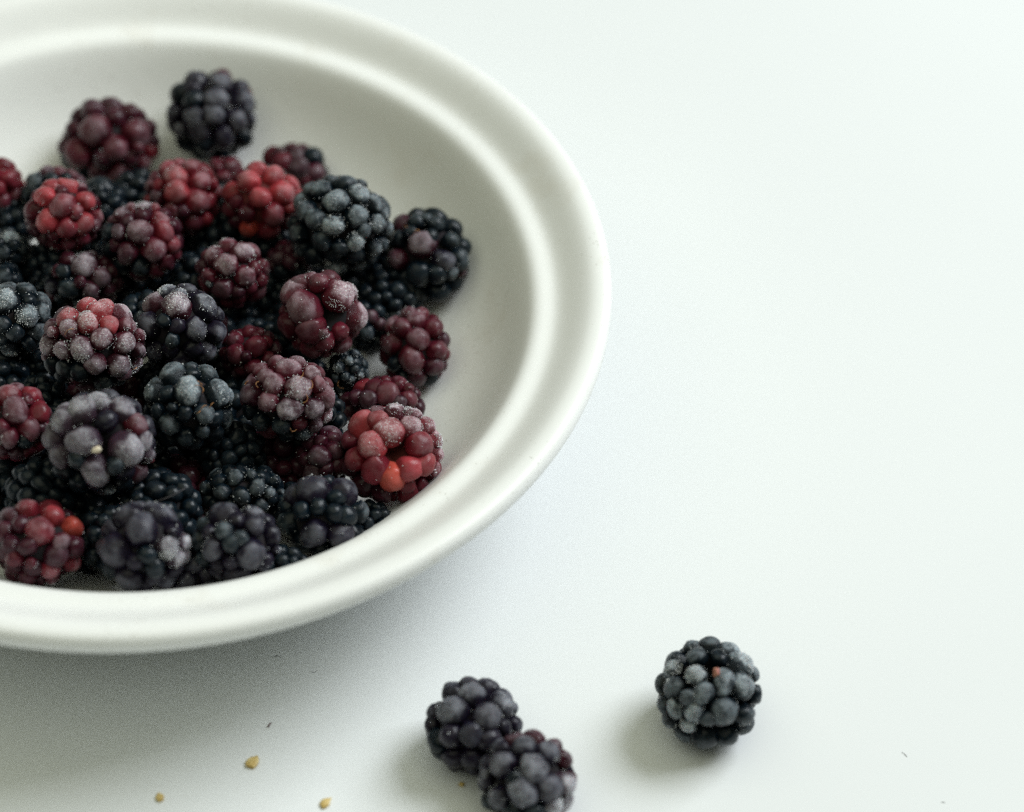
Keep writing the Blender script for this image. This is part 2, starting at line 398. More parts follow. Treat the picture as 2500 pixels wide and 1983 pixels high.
BERRIES = [  # black codes low on a berry's front paint its own shade into the skin
('dark purple blackberry lying alone on the far bowl wall, topmost in the pile', (6.44, 70.58, 29.37), (11.14, 11.29, 11.22), None,
 '-421 438 619 275 n2,203 594 681 214 p1,214 134 829 275 n4,626 474 451 229 n2,766 419 365 183 p1,171 -364 748 290 n4,746 17 426 275 n4,-715 187 384 305 k0,-354 -402 713 244 k0,-853 -281 178 214 n3,-295 -686 487 244 n4,156 -647 572 259 n4,641 -503 319 259 n4,949 -119 45 168 n4,-648 -688 65 183 n4,-168 -819 218 275 n3,363 -786 1 275 n2,-58 -864 -168 259 k1,713 -299 -380 275 k0,-551 -493 -447 275 k0,237 -538 -659 259 k0,-200 -597 -639 244 k0,738 210 -365 285 n0,-786 347 -147 261 n1,-434 246 -687 289 n1,368 802 50 254 n0,355 492 -589 293 n1,-502 715 115 258 n0,-100 742 -429 276 n0,123 137 -873 247 n0,27 806 366 257 n1,-330 -198 -802 249 n0,-829 -95 -262 257 n1,535 62 -746 215 n1,797 449 18 215 n0,-578 572 -436 210 n1,-188 921 22 196 n0,-30 493 -784 208 n0,-418 20 741 194 n1,485 -289 -765 185 n1,552 701 -312 186 n1'),
('maroon blackberry with extra large drupelets, left of the topmost dark berry', (-18.43, 62.49, 24.84), (12.47, 10.64, 11.52), None,
 '48 527 639 274 p2,-370 328 659 304 p2,498 395 641 243 p1,647 506 480 213 p1,921 346 225 213 p1,-202 -396 693 350 m3,704 -201 511 319 m3,314 -708 455 274 m3,-585 -616 137 335 m2,306 -694 -273 319 m3,993 27 -172 228 r1,895 -441 -179 182 m3,836 -527 367 152 m2,-822 -383 -245 274 k1,-139 -882 -149 213 p2,-993 -251 -48 213 p1,1045 176 -2 182 p1,15 -893 271 213 p1,-480 -730 -313 213 k1,-620 231 -607 302 p0,670 -59 -573 298 p0,153 -116 -811 296 p0,-180 248 -845 258 p0,-113 -633 -546 260 p0,546 733 -7 258 p0,-487 729 -10 279 p0,163 730 -466 288 p0,-790 56 276 257 p0,-315 709 -482 258 p0,62 842 61 283 p0,-891 266 -168 286 p0,-346 -287 -741 268 p0,364 385 -746 257 p0,796 398 -373 252 p0,-738 479 339 225 p0,-696 594 -361 212 p0,-241 758 388 218 p0,185 39 747 255 p0,424 738 383 195 p0,684 -471 -447 210 p0,631 -593 89 211 p0'),
("red blackberry cut by the photo's left edge, the highest one there", (-40.58, 38.51, 28.04), (5.01, 7.96, 9.0), None,
 '46 387 382 236 r1,237 -77 442 221 r1,376 73 205 147 r1,83 -464 497 177 r0,371 -210 63 177 m2,189 -565 206 177 m1,204 -553 -196 147 m2,164 -358 -532 118 p1,-87 -127 611 206 r1,0 -638 -59 177 m1,340 -243 -305 147 p1,-355 -161 -58 194 r0,-238 -112 -462 180 r0,115 -12 -640 169 r0,-315 263 274 184 r0,127 537 -352 182 r0,-108 616 19 189 r0,-166 438 -451 177 r0,-330 201 -271 186 r0,330 319 -125 176 r0,287 186 -441 173 r0,-147 -476 -319 160 r0,-216 -365 274 172 r0,377 16 -186 177 r0,-42 201 -677 144 r0,-281 483 -192 154 r0,195 576 -78 156 r0,-406 173 4 136 r0,-67 -353 -538 136 r0,296 393 147 148 r0,-191 170 520 129 r0,306 -93 -496 125 r0,-305 -29 401 129 r0,111 387 -590 144 r0,-236 506 277 128 r0,301 232 373 126 r0,-229 -470 -57 130 r0,-408 20 210 126 r0,100 618 196 128 r0'),
('small bright red frosted blackberry standing on the left of the pile', (-21.14, 20.94, 37.99), (8.84, 8.27, 9.0), None,
 '-309 324 464 214 c2,50 401 442 257 c5,-359 -30 547 228 c3,72 -306 550 271 r4,517 18 432 214 c3,297 448 425 171 m5,-637 -63 127 242 m2,-249 -542 277 242 c3,509 -398 159 228 c4,179 -614 172 228 r2,709 100 -81 171 r4,-576 -323 -176 200 p3,-159 -435 -423 228 m2,333 -377 -499 143 r1,559 -217 -387 157 m3,382 -403 495 157 r3,-405 -438 -352 171 p2,-711 -225 -27 143 p3,-250 347 -527 225 m1,141 334 -577 221 m2,-98 633 112 215 m2,-40 -38 -666 206 m2,-611 299 -114 202 m1,374 560 4 208 m2,-433 -88 -486 225 m1,497 407 -286 195 m2,392 55 -558 200 m2,49 639 -241 209 m1,-359 576 -127 195 m2,463 -443 -248 178 m1,-454 492 184 172 m2,630 295 163 169 m1,-668 -1 -232 185 m2,687 -198 -77 167 m2,-620 221 297 153 m1,-127 -637 -54 148 m1,160 -559 -341 175 m2,627 151 -353 156 m2,-15 65 650 147 m1'),
('greyish purple blackberry half hidden behind the small red frosted one on the left', (-27.17, 38.34, 29.03), (7.95, 5.59, 9.0), None,
 '-176 187 358 206 p4,70 259 357 177 m3,332 273 264 177 m3,503 237 140 177 p4,-372 -167 426 206 k4,-559 -257 138 177 k2,-495 -254 -130 177 k5,649 183 1 118 p3,-225 -510 393 177 k2,544 90 -270 173 k2,472 -228 -121 189 k2,464 -138 235 182 k1,-526 82 -287 195 k1,-77 -244 -361 185 k2,334 474 -172 194 k1,200 -143 -423 165 k2,-415 324 95 170 k2,-192 209 -578 164 k2,-117 -434 48 195 k1,172 -386 395 187 k1,139 268 -553 196 k1,-117 474 42 188 k2,-298 489 -224 185 k2,4 579 -274 174 k1,-157 495 -507 150 k1,-515 88 237 166 k2,-421 347 -447 141 k1,-5 -121 516 162 k1,-320 -27 -490 139 k1,350 -421 142 142 k1,394 362 -455 143 k2,288 21 432 144 k1,-655 -24 -24 139 k2,209 -367 -214 157 k1,353 74 -479 151 k2,181 487 117 124 k1,-51 -26 -561 126 k2,-271 -405 -198 128 k2,-10 -441 -208 125 k1,666 -45 32 125 k1,-576 288 -102 131 k1,573 332 -179 126 k2,218 528 -485 125 k2'),
('buried dark blackberry showing one round frosty bump beside the small red frosted one', (-15.11, 36.32, 28.0), (5.59, 5.59, 9.0), None,
 '-86 157 287 294 k3,278 -283 358 206 k0,-164 -422 402 206 k0,147 -456 188 235 k0,-51 -38 -483 184 k0,-372 235 -178 182 k0,314 312 -244 202 k0,243 -85 -372 176 k0,-151 520 -247 176 k0,-16 343 -541 191 k0,-404 -104 54 188 k0,-213 -320 -166 188 k0,402 -86 -1 193 k0,47 474 47 177 k0,305 250 115 197 k0,198 -336 -160 189 k0,-37 -115 571 156 k0,-373 -62 -251 152 k0,339 14 336 151 k0,-281 -135 445 159 k0,-268 178 -465 158 k0,-334 -374 149 155 k0,131 549 -240 158 k0,-231 411 56 158 k0,245 151 -498 146 k0,56 -378 594 135 k0,-137 -533 59 138 k0'),
('rose red blackberry with pale pink frost, just in front of the large maroon one', (4.46, 35.15, 33.0), (9.05, 9.34, 9.19), None,
 '-342 373 493 233 r4,-149 483 575 175 r3,168 274 645 219 r4,-622 203 370 175 m2,-120 -41 664 263 c5,412 -44 561 233 r4,-676 70 234 204 m3,-59 -419 523 263 c4,383 -439 330 263 r4,716 188 69 175 r3,-533 -424 310 175 p2,-153 -686 192 204 m2,684 -103 -243 190 m2,298 -620 -158 233 m1,587 -290 -426 146 p1,-372 -658 -10 175 p1,117 -732 258 146 p1,-112 -400 -566 241 r1,491 276 -433 217 r1,270 651 -193 201 r1,-507 244 -436 214 r1,269 -51 -667 216 r0,-129 414 -544 238 r0,401 439 390 225 r1,-381 577 -194 213 r0,-562 433 102 212 r1,-473 -385 -390 207 r1,-120 672 278 204 r1,-699 -131 -80 205 r1,-152 25 -714 205 r1,547 462 -105 201 r0,316 -384 -558 191 r0,214 701 230 169 r1,631 -166 102 178 r1,268 520 -480 171 r0,202 295 -668 173 r1,-49 697 -300 171 r1,-444 -62 -601 179 r1,-712 252 -132 152 r0,-79 -661 -191 167 r0,-501 -142 465 155 r1,26 778 13 157 r0,-355 686 91 155 r1,657 179 344 158 r1,585 -446 -221 160 r0'),
('small dull red blackberry peeping out under the topmost dark berry', (11.87, 54.34, 24.04), (4.52, 3.92, 9.0), None,
 '-238 -20 254 181 m2,136 -231 413 211 m2,-146 -424 239 181 m3,36 -508 408 151 m2,-325 -102 161 151 m1,294 -161 48 181 p1,-235 267 -20 165 m0,139 144 -432 159 m0,-89 331 -479 183 m0,151 309 11 178 m0,-132 -63 -313 154 m0,185 412 -276 168 m0,-53 -304 -90 158 m0,222 -48 -255 153 m0,117 -419 118 152 m0,155 101 248 177 m0,-100 460 -211 157 m0,-275 133 -334 134 m0,-333 1 -111 146 m0,-144 -335 502 136 m0,339 109 -35 143 m0,-133 219 190 124 m0,-285 340 -269 119 m0,81 526 -461 117 m0,-291 -229 -32 118 m0,-284 -246 356 119 m0,333 207 -228 115 m0'),
('coral red blackberry touching the left side of the big teal black one', (23.64, 33.69, 34.99), (9.23, 9.08, 9.16), None,
 '-161 423 506 246 c4,252 205 599 246 c4,-282 -58 619 246 c5,-685 35 159 231 c2,585 297 249 231 c3,24 -466 520 231 c3,476 -171 443 262 c5,732 217 141 154 c2,319 -583 162 246 r3,-693 -210 -110 200 m2,-241 -616 -293 200 o2,198 -566 -318 246 r2,693 -243 137 185 c2,601 -319 -299 185 m1,-551 -383 -320 185 p1,-266 -663 201 185 m1,-47 -504 -534 185 p1,353 482 -383 221 m1,-91 531 -419 248 m0,-243 -113 -640 234 m1,-400 575 -6 228 m0,665 103 -237 220 m0,400 75 -546 250 m0,-557 222 -369 229 m0,299 600 185 232 m1,-531 360 322 210 m1,-116 697 193 189 m1,214 -220 -670 186 m0,-537 -329 226 178 m1,-12 187 -692 210 m1,636 418 -91 163 m0,95 720 -128 188 m1,-674 348 -82 166 m0,-314 300 -599 188 m1'),
('blurred maroon and black blackberry behind the coral red one, by the far wall', (28.0, 60.45, 22.05), (8.7, 6.13, 9.0), None,
 '-480 94 237 258 m1,-242 -347 449 258 m1,149 -405 451 258 p2,94 -173 624 161 p3,449 68 322 258 k1,514 -263 148 258 p2,281 -487 111 226 m1,695 24 -78 161 k1,-339 -46 518 161 p1,-91 -584 247 193 p1,139 -283 -305 250 p0,88 545 -77 220 p0,-140 208 -576 208 p0,-468 352 -269 221 p0,-126 395 215 218 p0,-423 -293 -10 211 p0,219 439 -445 221 p0,401 17 -412 220 p0,-405 -62 -413 211 p0,-140 520 -391 208 p0,404 397 77 214 p0,-645 -24 -128 204 p0,532 350 -272 181 p0,54 105 444 181 p0,-191 -408 -254 173 p0,-91 -99 -528 175 p0,191 378 301 164 p0,-254 539 -65 170 p0,472 -293 -200 161 p0'),
('big round teal black blackberry dusted with frost, at upper right of the pile', (43.2, 23.12, 38.95), (12.1, 11.19, 11.63), None,
 '-265 583 695 197 k4,-646 413 548 227 k4,-427 234 763 257 k5,96 437 771 257 k4,-840 241 377 242 k5,-77 -246 862 272 k7,386 73 840 242 k7,-736 -274 566 227 k4,-481 -552 620 227 k5,407 -470 708 242 k6,758 126 586 227 k7,-62 -714 624 227 k8,845 -331 400 212 k6,978 47 394 151 k5,-891 -438 52 212 k4,426 -830 291 197 k8,-319 -848 279 227 k2,824 -561 -125 181 k5,943 -220 -309 181 k4,1031 39 -38 181 k6,-19 -755 -517 227 k8,475 -545 -623 197 k4,720 -434 -521 181 k2,-519 -723 -346 212 k0,-1028 -83 41 181 k2,591 -672 486 166 k4,110 -957 176 181 k2,401 622 670 151 k4,308 357 -791 257 k3,341 700 -474 273 k2,630 66 -677 257 k2,-102 -273 -844 261 k2,-647 491 -442 272 k2,-848 -66 -358 286 k2,-135 799 323 278 k3,434 762 63 297 k2,383 -668 -197 252 k1,-154 830 -258 290 k2,-296 305 -799 275 k2,-616 660 10 279 k3,-517 -329 -673 263 k3,808 398 173 286 k3,847 290 -391 227 k3,291 -75 -887 223 k3,-21 634 -730 209 k3,-943 311 -185 198 k3,281 792 445 198 k2,756 601 -181 214 k3,-74 -840 -117 208 k1,-787 -495 -359 192 k3'),
('glossy black blackberry with a few purple drupelets, furthest right in the bowl', (63.17, 27.08, 26.96), (10.49, 11.41, 10.94), None,
 '-551 424 502 262 p3,-232 182 897 185 k2,-22 216 967 139 k3,201 122 908 185 k2,568 466 476 231 k1,562 -152 697 185 k2,-64 -380 725 293 p5,-595 -530 356 216 p3,-358 -164 870 154 k1,445 -584 463 231 n4,769 -259 188 247 k3,642 -661 176 154 k4,891 -358 -87 108 p3,-112 -809 203 278 k1,314 -804 239 216 k0,-385 -772 -110 247 k0,139 -282 902 154 k1,-629 -160 635 185 k0,354 -712 -396 247 k0,676 -387 -427 216 k0,-137 -703 -536 247 k1,-754 277 10 281 k0,-601 71 -574 259 k0,-373 591 -489 250 k0,561 478 -353 276 k0,-269 814 -40 265 k0,157 490 692 278 k0,-37 -225 -822 283 k0,277 792 -7 281 k0,-659 -418 -327 249 k0,437 -119 -710 278 k0,139 288 -764 288 k0,74 680 -499 264 k0,782 198 146 258 k0,-178 767 399 259 k0,780 -20 -325 237 k0,-425 -390 -673 234 k0,-706 -182 151 229 k0,-286 302 -794 210 k0,-833 -62 -245 202 k0,-523 725 233 193 k0,276 779 472 181 k0,-263 593 705 183 k0,643 620 88 195 k0,-613 663 -84 192 k0'),
('pink and purple frosted blackberry leaning right, below the rose red one', (-2.31, 17.11, 34.93), (9.4, 8.83, 9.11), None,
 '-443 304 433 228 p6,-50 431 484 256 p7,207 512 520 142 r3,422 78 584 199 r4,28 -323 570 271 m6,507 -162 466 228 r3,-457 -314 516 171 p3,-690 23 186 228 k3,337 -520 262 256 m4,700 -234 166 185 r3,-231 -623 208 228 p3,747 -101 -251 142 m2,571 -433 -127 199 m1,-667 193 367 142 p2,-294 417 526 171 m4,-704 -226 -78 199 k1,42 -696 -124 199 k2,344 -520 -340 199 m1,588 -290 -418 142 p1,-422 -446 -374 199 k0,-253 474 -475 209 p1,326 628 -54 213 p1,643 237 -202 229 p1,-493 501 -79 222 p1,629 265 263 205 p1,72 -133 -686 207 p1,-497 186 -502 203 p1,120 588 -393 207 p1,-126 682 135 201 p0,148 252 -630 228 p1,516 13 -496 213 p0,-11 -525 -450 211 p1,-706 93 -221 199 p0,-279 -48 -655 204 p0,-577 -176 -451 177 p1,-132 703 -212 170 p0,165 653 275 178 p0,426 497 -388 168 p0,-291 -20 580 184 p1,341 -302 -566 182 p0,430 579 236 158 p1,594 482 43 165 p1,-238 -360 -604 163 p0,781 10 34 164 p0,-525 -419 209 157 p0,-679 348 158 151 p1,449 380 477 159 p1,14 89 668 161 p0'),
('maroon blackberry with frosty crown in the middle of the upper pile', (19.54, 9.28, 33.86), (8.36, 7.78, 9.0), None,
 '-143 370 438 216 m4,235 105 535 245 m6,372 377 345 187 m4,-383 -2 518 202 m5,-69 -309 562 245 m6,616 175 78 202 m3,354 -422 375 216 m4,-117 -609 133 231 p2,495 -189 -289 231 m3,-447 -447 303 173 m2,167 -431 -481 130 m2,-428 -606 240 86 k5,-656 1 147 173 p2,-561 195 337 144 m2,218 -666 101 144 p1,-328 -414 -363 173 k1,-264 583 -7 203 m1,274 525 -350 198 m1,-20 401 -567 201 m1,126 588 176 194 m2,-604 72 -276 185 m2,84 -145 -604 201 m1,-494 390 -270 182 m2,-231 93 -597 217 m2,-476 -258 -69 205 m1,474 231 -412 199 m1,201 -482 -169 187 m1,-311 438 -493 159 m1,-451 453 189 155 m2,552 398 -156 160 m1,291 111 -629 157 m2,521 -95 311 165 m1,-84 623 -327 177 m1,667 -172 8 155 m1,-44 -518 -372 161 m1,-631 243 -20 168 m1,465 -422 53 148 m1,662 111 -211 145 m1,-532 -233 -364 145 m1,-262 -225 -563 160 m2,48 697 -84 148 m2,367 586 -29 155 m1,-470 -61 -518 138 m2'),
('dull maroon blackberry in shadow just left below the big teal black one', (30.89, 24.82, 23.88), (5.05, 4.76, 9.0), None,
 '-192 -322 447 178 p2,88 -442 464 178 p1,262 -158 376 178 p1,-125 161 299 178 m1,225 -400 154 178 k0,-122 -468 145 178 k0,-363 92 -161 167 p0,327 206 -41 188 p0,214 359 -373 191 p0,84 -51 -384 194 p0,-222 399 -266 189 p0,306 -176 -109 170 p0,-154 -223 -215 190 p0,-24 390 52 187 p0,-140 135 -491 161 p0,-339 -218 40 167 p0,233 124 259 177 p0,-352 -39 240 141 p0,45 -7 470 149 p0,-69 436 -524 151 p0,-315 217 92 143 p0,93 523 -181 142 p0,77 -388 -85 156 p0,-201 -57 448 133 p0,384 -144 132 139 p0,77 221 -571 126 p0,331 93 -302 143 p0,25 -221 583 122 p0'),
('dark blackberry with one large greyish purple drupelet on top, below the small red one', (-15.68, 9.74, 27.87), (9.12, 6.7, 9.0), None,
 '85 -92 537 282 p6,164 375 389 161 p3,476 -254 417 215 p3,487 340 264 161 p2,706 80 -83 188 p2,-176 -550 288 228 k2,-625 -364 103 161 n3,276 -557 264 188 p3,-328 -311 559 161 k1,-667 8 198 188 k1,444 -235 -328 188 p2,-8 -627 -103 107 k4,666 -137 -306 94 p6,83 -561 507 134 p1,-415 -463 -152 161 k0,-335 246 370 207 p0,543 402 -40 195 p0,-360 465 -329 213 p1,-109 -345 -367 216 p0,-688 79 -152 195 p1,-136 10 -573 217 p0,249 -14 -533 211 p0,-92 458 -540 181 p1,-479 68 -447 212 p0,-175 534 103 187 p0,93 620 -245 179 p0,396 462 -360 189 p1,-491 397 62 187 p0,246 -432 -93 187 p0,611 -216 15 155 p1,518 166 -465 155 p0,232 314 -579 179 p0,-632 -252 -166 168 p0,258 542 127 158 p0,666 124 252 156 p0,-617 325 -310 138 p1,-156 645 -142 138 p1,659 257 -286 140 p1,-354 -225 -478 139 p0,-504 -155 413 138 p0'),
('ring shaped blackberry with open middle and swollen maroon drupelets, crusted with ice on its right', (41.64, -5.75, 37.79), (9.57, 9.71, 9.64), (1.42, -3.8, 5.03, 3.38),
 '-446 381 453 239 m4,-286 488 542 197 m5,-514 221 294 352 m5,-311 -325 444 352 m5,-41 198 743 211 m3,366 37 548 324 m8,552 381 338 225 m8,-126 -656 162 296 m2,667 26 -39 310 m7,160 -743 -118 211 m2,442 -389 -428 253 m4,142 -816 229 113 m5,-100 624 -341 263 m2,-421 140 -587 242 m3,103 309 -656 247 m3,287 692 6 230 m3,-659 -253 -181 246 m2,-137 -118 -737 222 m2,-120 -601 -392 256 m2,129 556 467 246 m2,457 381 -443 234 m2,-313 665 79 242 m2,273 -67 -701 225 m3,-702 172 -191 225 m2,468 -518 -5 190 m1,-475 467 -377 209 m3,-403 -360 -563 198 m3,135 -433 -661 178 m3,622 28 -464 196 m3,608 493 -136 177 m3'),
('glossy dark maroon blackberry against the right wall below the glossy black one', (62.84, 1.31, 21.72), (7.83, 9.57, 9.0), None,
 '-177 502 519 203 m4,87 545 541 174 m3,-28 198 679 232 m4,-463 303 346 232 m4,-298 -17 622 217 m3,384 148 525 217 m2,70 -309 583 246 m3,-511 -189 284 232 m3,598 91 234 174 p2,493 -286 275 217 m2,-31 -591 245 275 m3,443 -493 -13 217 p2,609 -225 -251 145 p2,87 -705 -204 203 p2,-419 -560 11 174 k1,339 -448 -451 203 k1,-203 -675 -263 174 k0,321 574 249 201 m0,-240 -215 -637 203 m0,-466 347 -268 218 m0,284 203 -562 236 m1,-25 653 -283 202 m1,-567 -146 -141 224 m0,495 334 -143 232 m0,-266 636 164 217 m0,-256 196 -599 216 m0,292 665 -69 167 m1,-54 -509 -582 173 m1,117 -197 -703 199 m1,449 -142 -529 179 m1,-416 -380 -394 195 m1,34 726 268 169 m0,297 509 -395 178 m1,7 470 -562 174 m0,556 109 -402 150 m0,-319 633 -187 164 m0,646 -117 -18 158 m1,-553 40 -399 153 m0,-646 111 28 158 m0,9 70 -771 149 m1,-275 497 -473 151 m1'),
('very dark blackberry in shadow squeezed behind the glossy dark maroon one', (51.41, 8.98, 19.76), (4.99, 6.16, 9.0), None,
 '145 323 313 147 k3,-11 -545 375 176 k3,48 -242 612 147 p3,258 -297 442 147 p3,-130 -199 553 176 k1,220 -496 61 147 k1,-192 -469 406 147 k2,0 384 -554 172 k0,-317 167 241 157 k0,202 75 -515 155 k0,-11 -542 -54 148 k0,391 21 -54 153 k1,-369 -113 165 163 k1,-100 523 53 154 k1,-300 372 -60 161 k0,250 -323 -185 166 k0,174 66 463 164 k1,-250 318 -432 153 k1,42 564 -313 172 k0,262 415 -91 165 k0,-367 54 -158 167 k0,-308 -315 -34 157 k1,65 -196 -454 160 k0,342 168 -284 158 k1,-200 -216 -337 167 k0,-125 119 -564 157 k0,371 -148 181 151 k0,325 164 181 162 k0,-142 162 458 150 k0,-90 370 325 132 k0,297 -126 -353 131 k0,-297 -38 418 137 k0,264 444 -336 126 k1,46 -430 -275 126 k0,-273 -443 178 140 k1,-160 -428 -205 125 k1,-222 543 -219 119 k0,-99 -614 139 113 k0,206 441 142 118 k1,-312 61 -415 115 k0,-89 -435 591 113 k1,343 -365 225 113 k0,235 318 -511 124 k1,99 590 -63 121 k1,-255 386 178 120 k1'),
("teal black frosted blackberry cut by the photo's left edge, at mid height", (-26.37, -12.02, 35.81), (8.01, 8.01, 9.0), None,
 '-132 -86 576 271 k8,-192 352 436 233 k5,188 350 471 207 k4,448 339 190 233 k5,335 -313 448 233 k8,554 -50 284 207 k5,529 -332 16 207 k4,703 101 -138 90 k5,-81 -451 -409 207 k7,-161 -578 374 181 k3,119 -649 219 181 k2,369 -538 -159 155 k1,-415 -306 405 207 k4,-469 -360 -177 207 k3,-321 492 -343 195 k2,333 -300 -414 214 k3,-57 273 -628 199 k2,-184 594 61 220 k2,515 211 -321 202 k2,255 139 -603 196 k2,156 506 -419 216 k3,-537 203 183 221 k3,-353 -196 -478 203 k3,260 607 -89 190 k2,-537 81 -334 197 k2,-54 -73 -647 196 k2,-167 -536 0 198 k1,-639 -132 -28 165 k3,-560 342 -125 166 k3,54 579 292 173 k2,588 -120 -245 171 k3,-34 695 -214 147 k3,-386 230 -551 152 k2,422 503 -291 143 k3,322 52 524 152 k1'),
('pale pink heavily frosted blackberry, the lightest of the pile, at left of centre', (-6.48, -24.4, 41.75), (11.49, 9.85, 10.64), None,
 '-171 538 584 202 c6,202 576 547 202 c7,157 292 720 240 c7,499 509 417 240 m7,-483 52 684 227 c6,-10 -155 828 215 c8,418 -127 771 189 c5,726 112 529 202 m6,-398 -272 731 202 m6,301 -441 685 215 m7,732 -284 428 227 m7,-836 -306 226 215 p7,-486 -624 439 189 p7,-90 -627 551 240 p8,-768 -244 561 126 m6,942 276 99 151 m6,983 -113 66 151 p5,1027 25 -163 101 p5,201 -779 272 215 p6,628 -572 67 240 p7,848 -224 -372 151 p7,-951 -324 -96 126 p5,945 -125 -293 126 p7,-449 -745 30 202 k2,-132 -834 45 202 k1,-783 -412 -221 202 k1,309 -664 -374 202 k3,587 -433 -523 151 k4,-584 -528 -375 202 k1,-497 169 -638 270 p3,-72 -443 -622 256 p4,738 333 -257 279 p4,-85 417 -717 242 p3,152 680 -413 268 p4,-642 448 273 251 p3,-886 114 -80 245 p4,-212 732 86 278 p4,248 73 -747 271 p4,-359 630 -451 231 p3,464 688 -42 251 p3,-646 541 -175 241 p4,493 385 -622 210 p4,655 -37 -566 223 p4,-765 -91 -470 214 p3,-406 -247 -713 196 p3,292 -447 -648 180 p3,710 -496 -256 176 p3,-870 156 293 187 p4,-142 -71 -823 205 p3,-224 -682 -278 181 p1,-812 309 -382 176 p4'),
('dark blackberry with icy crumbly top, right of the pale pink frosted one', (11.11, -13.92, 38.77), (9.89, 9.25, 9.56), None,
 '-551 248 362 270 p6,-302 435 505 218 n8,-34 -60 666 295 p8,489 157 469 283 n6,-610 -281 291 257 n3,417 -455 419 231 n5,758 -84 12 231 n4,-435 -601 -168 206 n5,36 -566 -375 270 n3,580 -380 -292 218 n4,-56 -735 330 154 k3,-851 56 230 103 k5,-16 207 764 154 n6,-258 -466 615 154 k0,-788 -260 -99 154 k1,785 -167 -288 128 k2,560 421 -275 232 n2,22 -264 -686 213 n3,205 125 -716 207 n2,-376 -45 -645 220 n3,-404 616 58 225 n2,334 613 191 239 n3,-44 580 -492 207 n2,-555 447 -268 219 n3,82 465 553 219 n3,-674 -66 -343 229 n2,-765 150 -46 212 n2,-70 723 -136 222 n2,416 -173 -581 227 n2,-59 682 272 211 n3,-511 -374 -440 197 n3,-206 327 -662 202 n3,337 -567 -25 207 n1,-546 225 -543 176 n3,276 656 -275 206 n2,690 78 -388 188 n3,721 340 84 186 n3,31 -503 503 175 n1,-111 -686 7 179 n1,241 461 -610 167 n2,489 198 -609 165 n2'),
('small deep red blackberry sunk in shadow behind the frosty maroon one', (26.06, -10.0, 27.72), (7.09, 5.67, 9.0), None,
 '-53 286 320 184 m2,158 340 326 113 m2,341 291 230 156 p3,-329 -87 438 184 m2,159 -251 510 227 m1,-246 -423 384 213 m2,537 61 152 156 p2,-571 -104 50 142 m1,445 -349 236 156 m2,130 -555 174 170 m2,-280 -328 -252 142 p3,-466 -233 -109 170 p1,-26 -575 500 113 p0,281 -313 -105 162 m0,-311 435 -362 174 m0,229 546 -239 157 m0,-246 -23 -476 170 m0,504 44 -212 176 m0,-305 389 99 159 m0,78 478 76 177 m0,165 61 -513 190 m0,396 289 -371 178 m0,-30 -260 -376 158 m0,-47 325 -594 162 m0,-487 150 -230 191 m0,-101 554 -156 176 m0,-137 -442 -26 157 m0,-351 184 288 168 m0,420 369 -57 170 m0,352 29 360 142 m0,-8 582 -411 143 m0,364 -171 -314 147 m0,-289 235 -550 135 m0,551 -170 8 137 m0,226 321 -584 122 m0,-499 242 58 137 m0,209 509 -478 130 m0,82 -436 -207 126 m0,-463 -293 172 123 m0,118 88 471 122 m0'),
('grey black blackberry with big round drupelets and orange hairs, below the icy topped one', (16.25, -37.76, 38.63), (9.72, 9.22, 9.47), None,
 '-311 386 427 299 k5,-655 109 225 274 k6,46 -196 643 287 k7,321 488 413 237 k5,582 54 364 287 k6,413 -521 377 199 k5,755 -95 -200 187 k6,726 246 121 199 k7,-657 214 332 199 k3,-269 -662 169 224 k4,396 -697 19 150 k3,41 -649 475 150 k1,-556 -499 328 150 k1,44 -724 -169 199 k2,-650 -358 -206 199 k1,-233 -594 569 100 k1,-422 581 -202 215 k2,215 390 -570 239 k1,238 -255 -643 214 k2,3 708 -183 224 k2,567 183 -460 216 k1,-222 -32 -683 236 k2,443 574 -81 235 k1,-352 -493 -388 234 k1,-611 228 -339 239 k2,551 -323 -373 220 k1,-304 379 -571 213 k1,-26 690 209 223 k2,575 -350 79 199 k1,-650 436 3 183 k1,-787 -63 -126 179 k1,-386 -220 535 182 k1,-84 -400 -644 177 k2,216 63 -738 179 k2,-587 -110 -494 191 k2,172 -600 -439 176 k2,-55 597 -515 167 k1,71 321 630 157 k1,703 339 -218 163 k1,-389 672 147 157 k2,473 515 -404 156 k2,6 572 529 157 k2'),
('maroon red blackberry with white frost and golden hairs at the centre right of the pile', (37.3, -33.46, 38.63), (10.32, 8.96, 9.62), None,
 '-262 470 487 204 m4,142 516 487 204 m5,-572 352 412 176 m4,-4 155 679 244 m6,-428 -43 648 190 m4,494 151 558 217 m6,-241 -251 668 217 m5,257 -268 619 258 m7,-778 155 248 176 p3,-720 -176 231 244 p3,741 -43 198 258 m5,-332 -556 434 204 m5,117 -611 381 244 p6,583 -464 233 217 p6,755 -169 -224 204 m7,357 -463 -425 217 k5,628 -435 -269 163 p5,648 -31 528 163 m4,-847 107 214 136 k3,-490 -598 -127 190 k2,-36 -754 7 190 k2,-766 -272 -156 190 k1,38 -536 -493 190 k1,36 653 -311 246 m3,-623 -52 -464 222 m2,-341 512 -442 227 m3,129 309 -661 230 m2,-574 492 -12 231 m2,489 506 -238 254 m2,524 98 -541 227 m3,-104 684 165 225 m2,-230 16 -679 245 m3,-356 -405 -493 221 m3,389 594 176 232 m3,192 -134 -668 237 m2,737 361 80 189 m2,-823 46 -151 190 m3,790 186 -218 182 m2,-673 294 -355 195 m3,304 -632 -35 171 m1,-320 713 -117 168 m3,595 -246 -486 161 m2,579 422 392 159 m2'),
('black blackberry of tiny glinting drupelets deep in the gap below the ring shaped one', (48.19, -9.5, 23.68), (4.28, 4.85, 9.0), None,
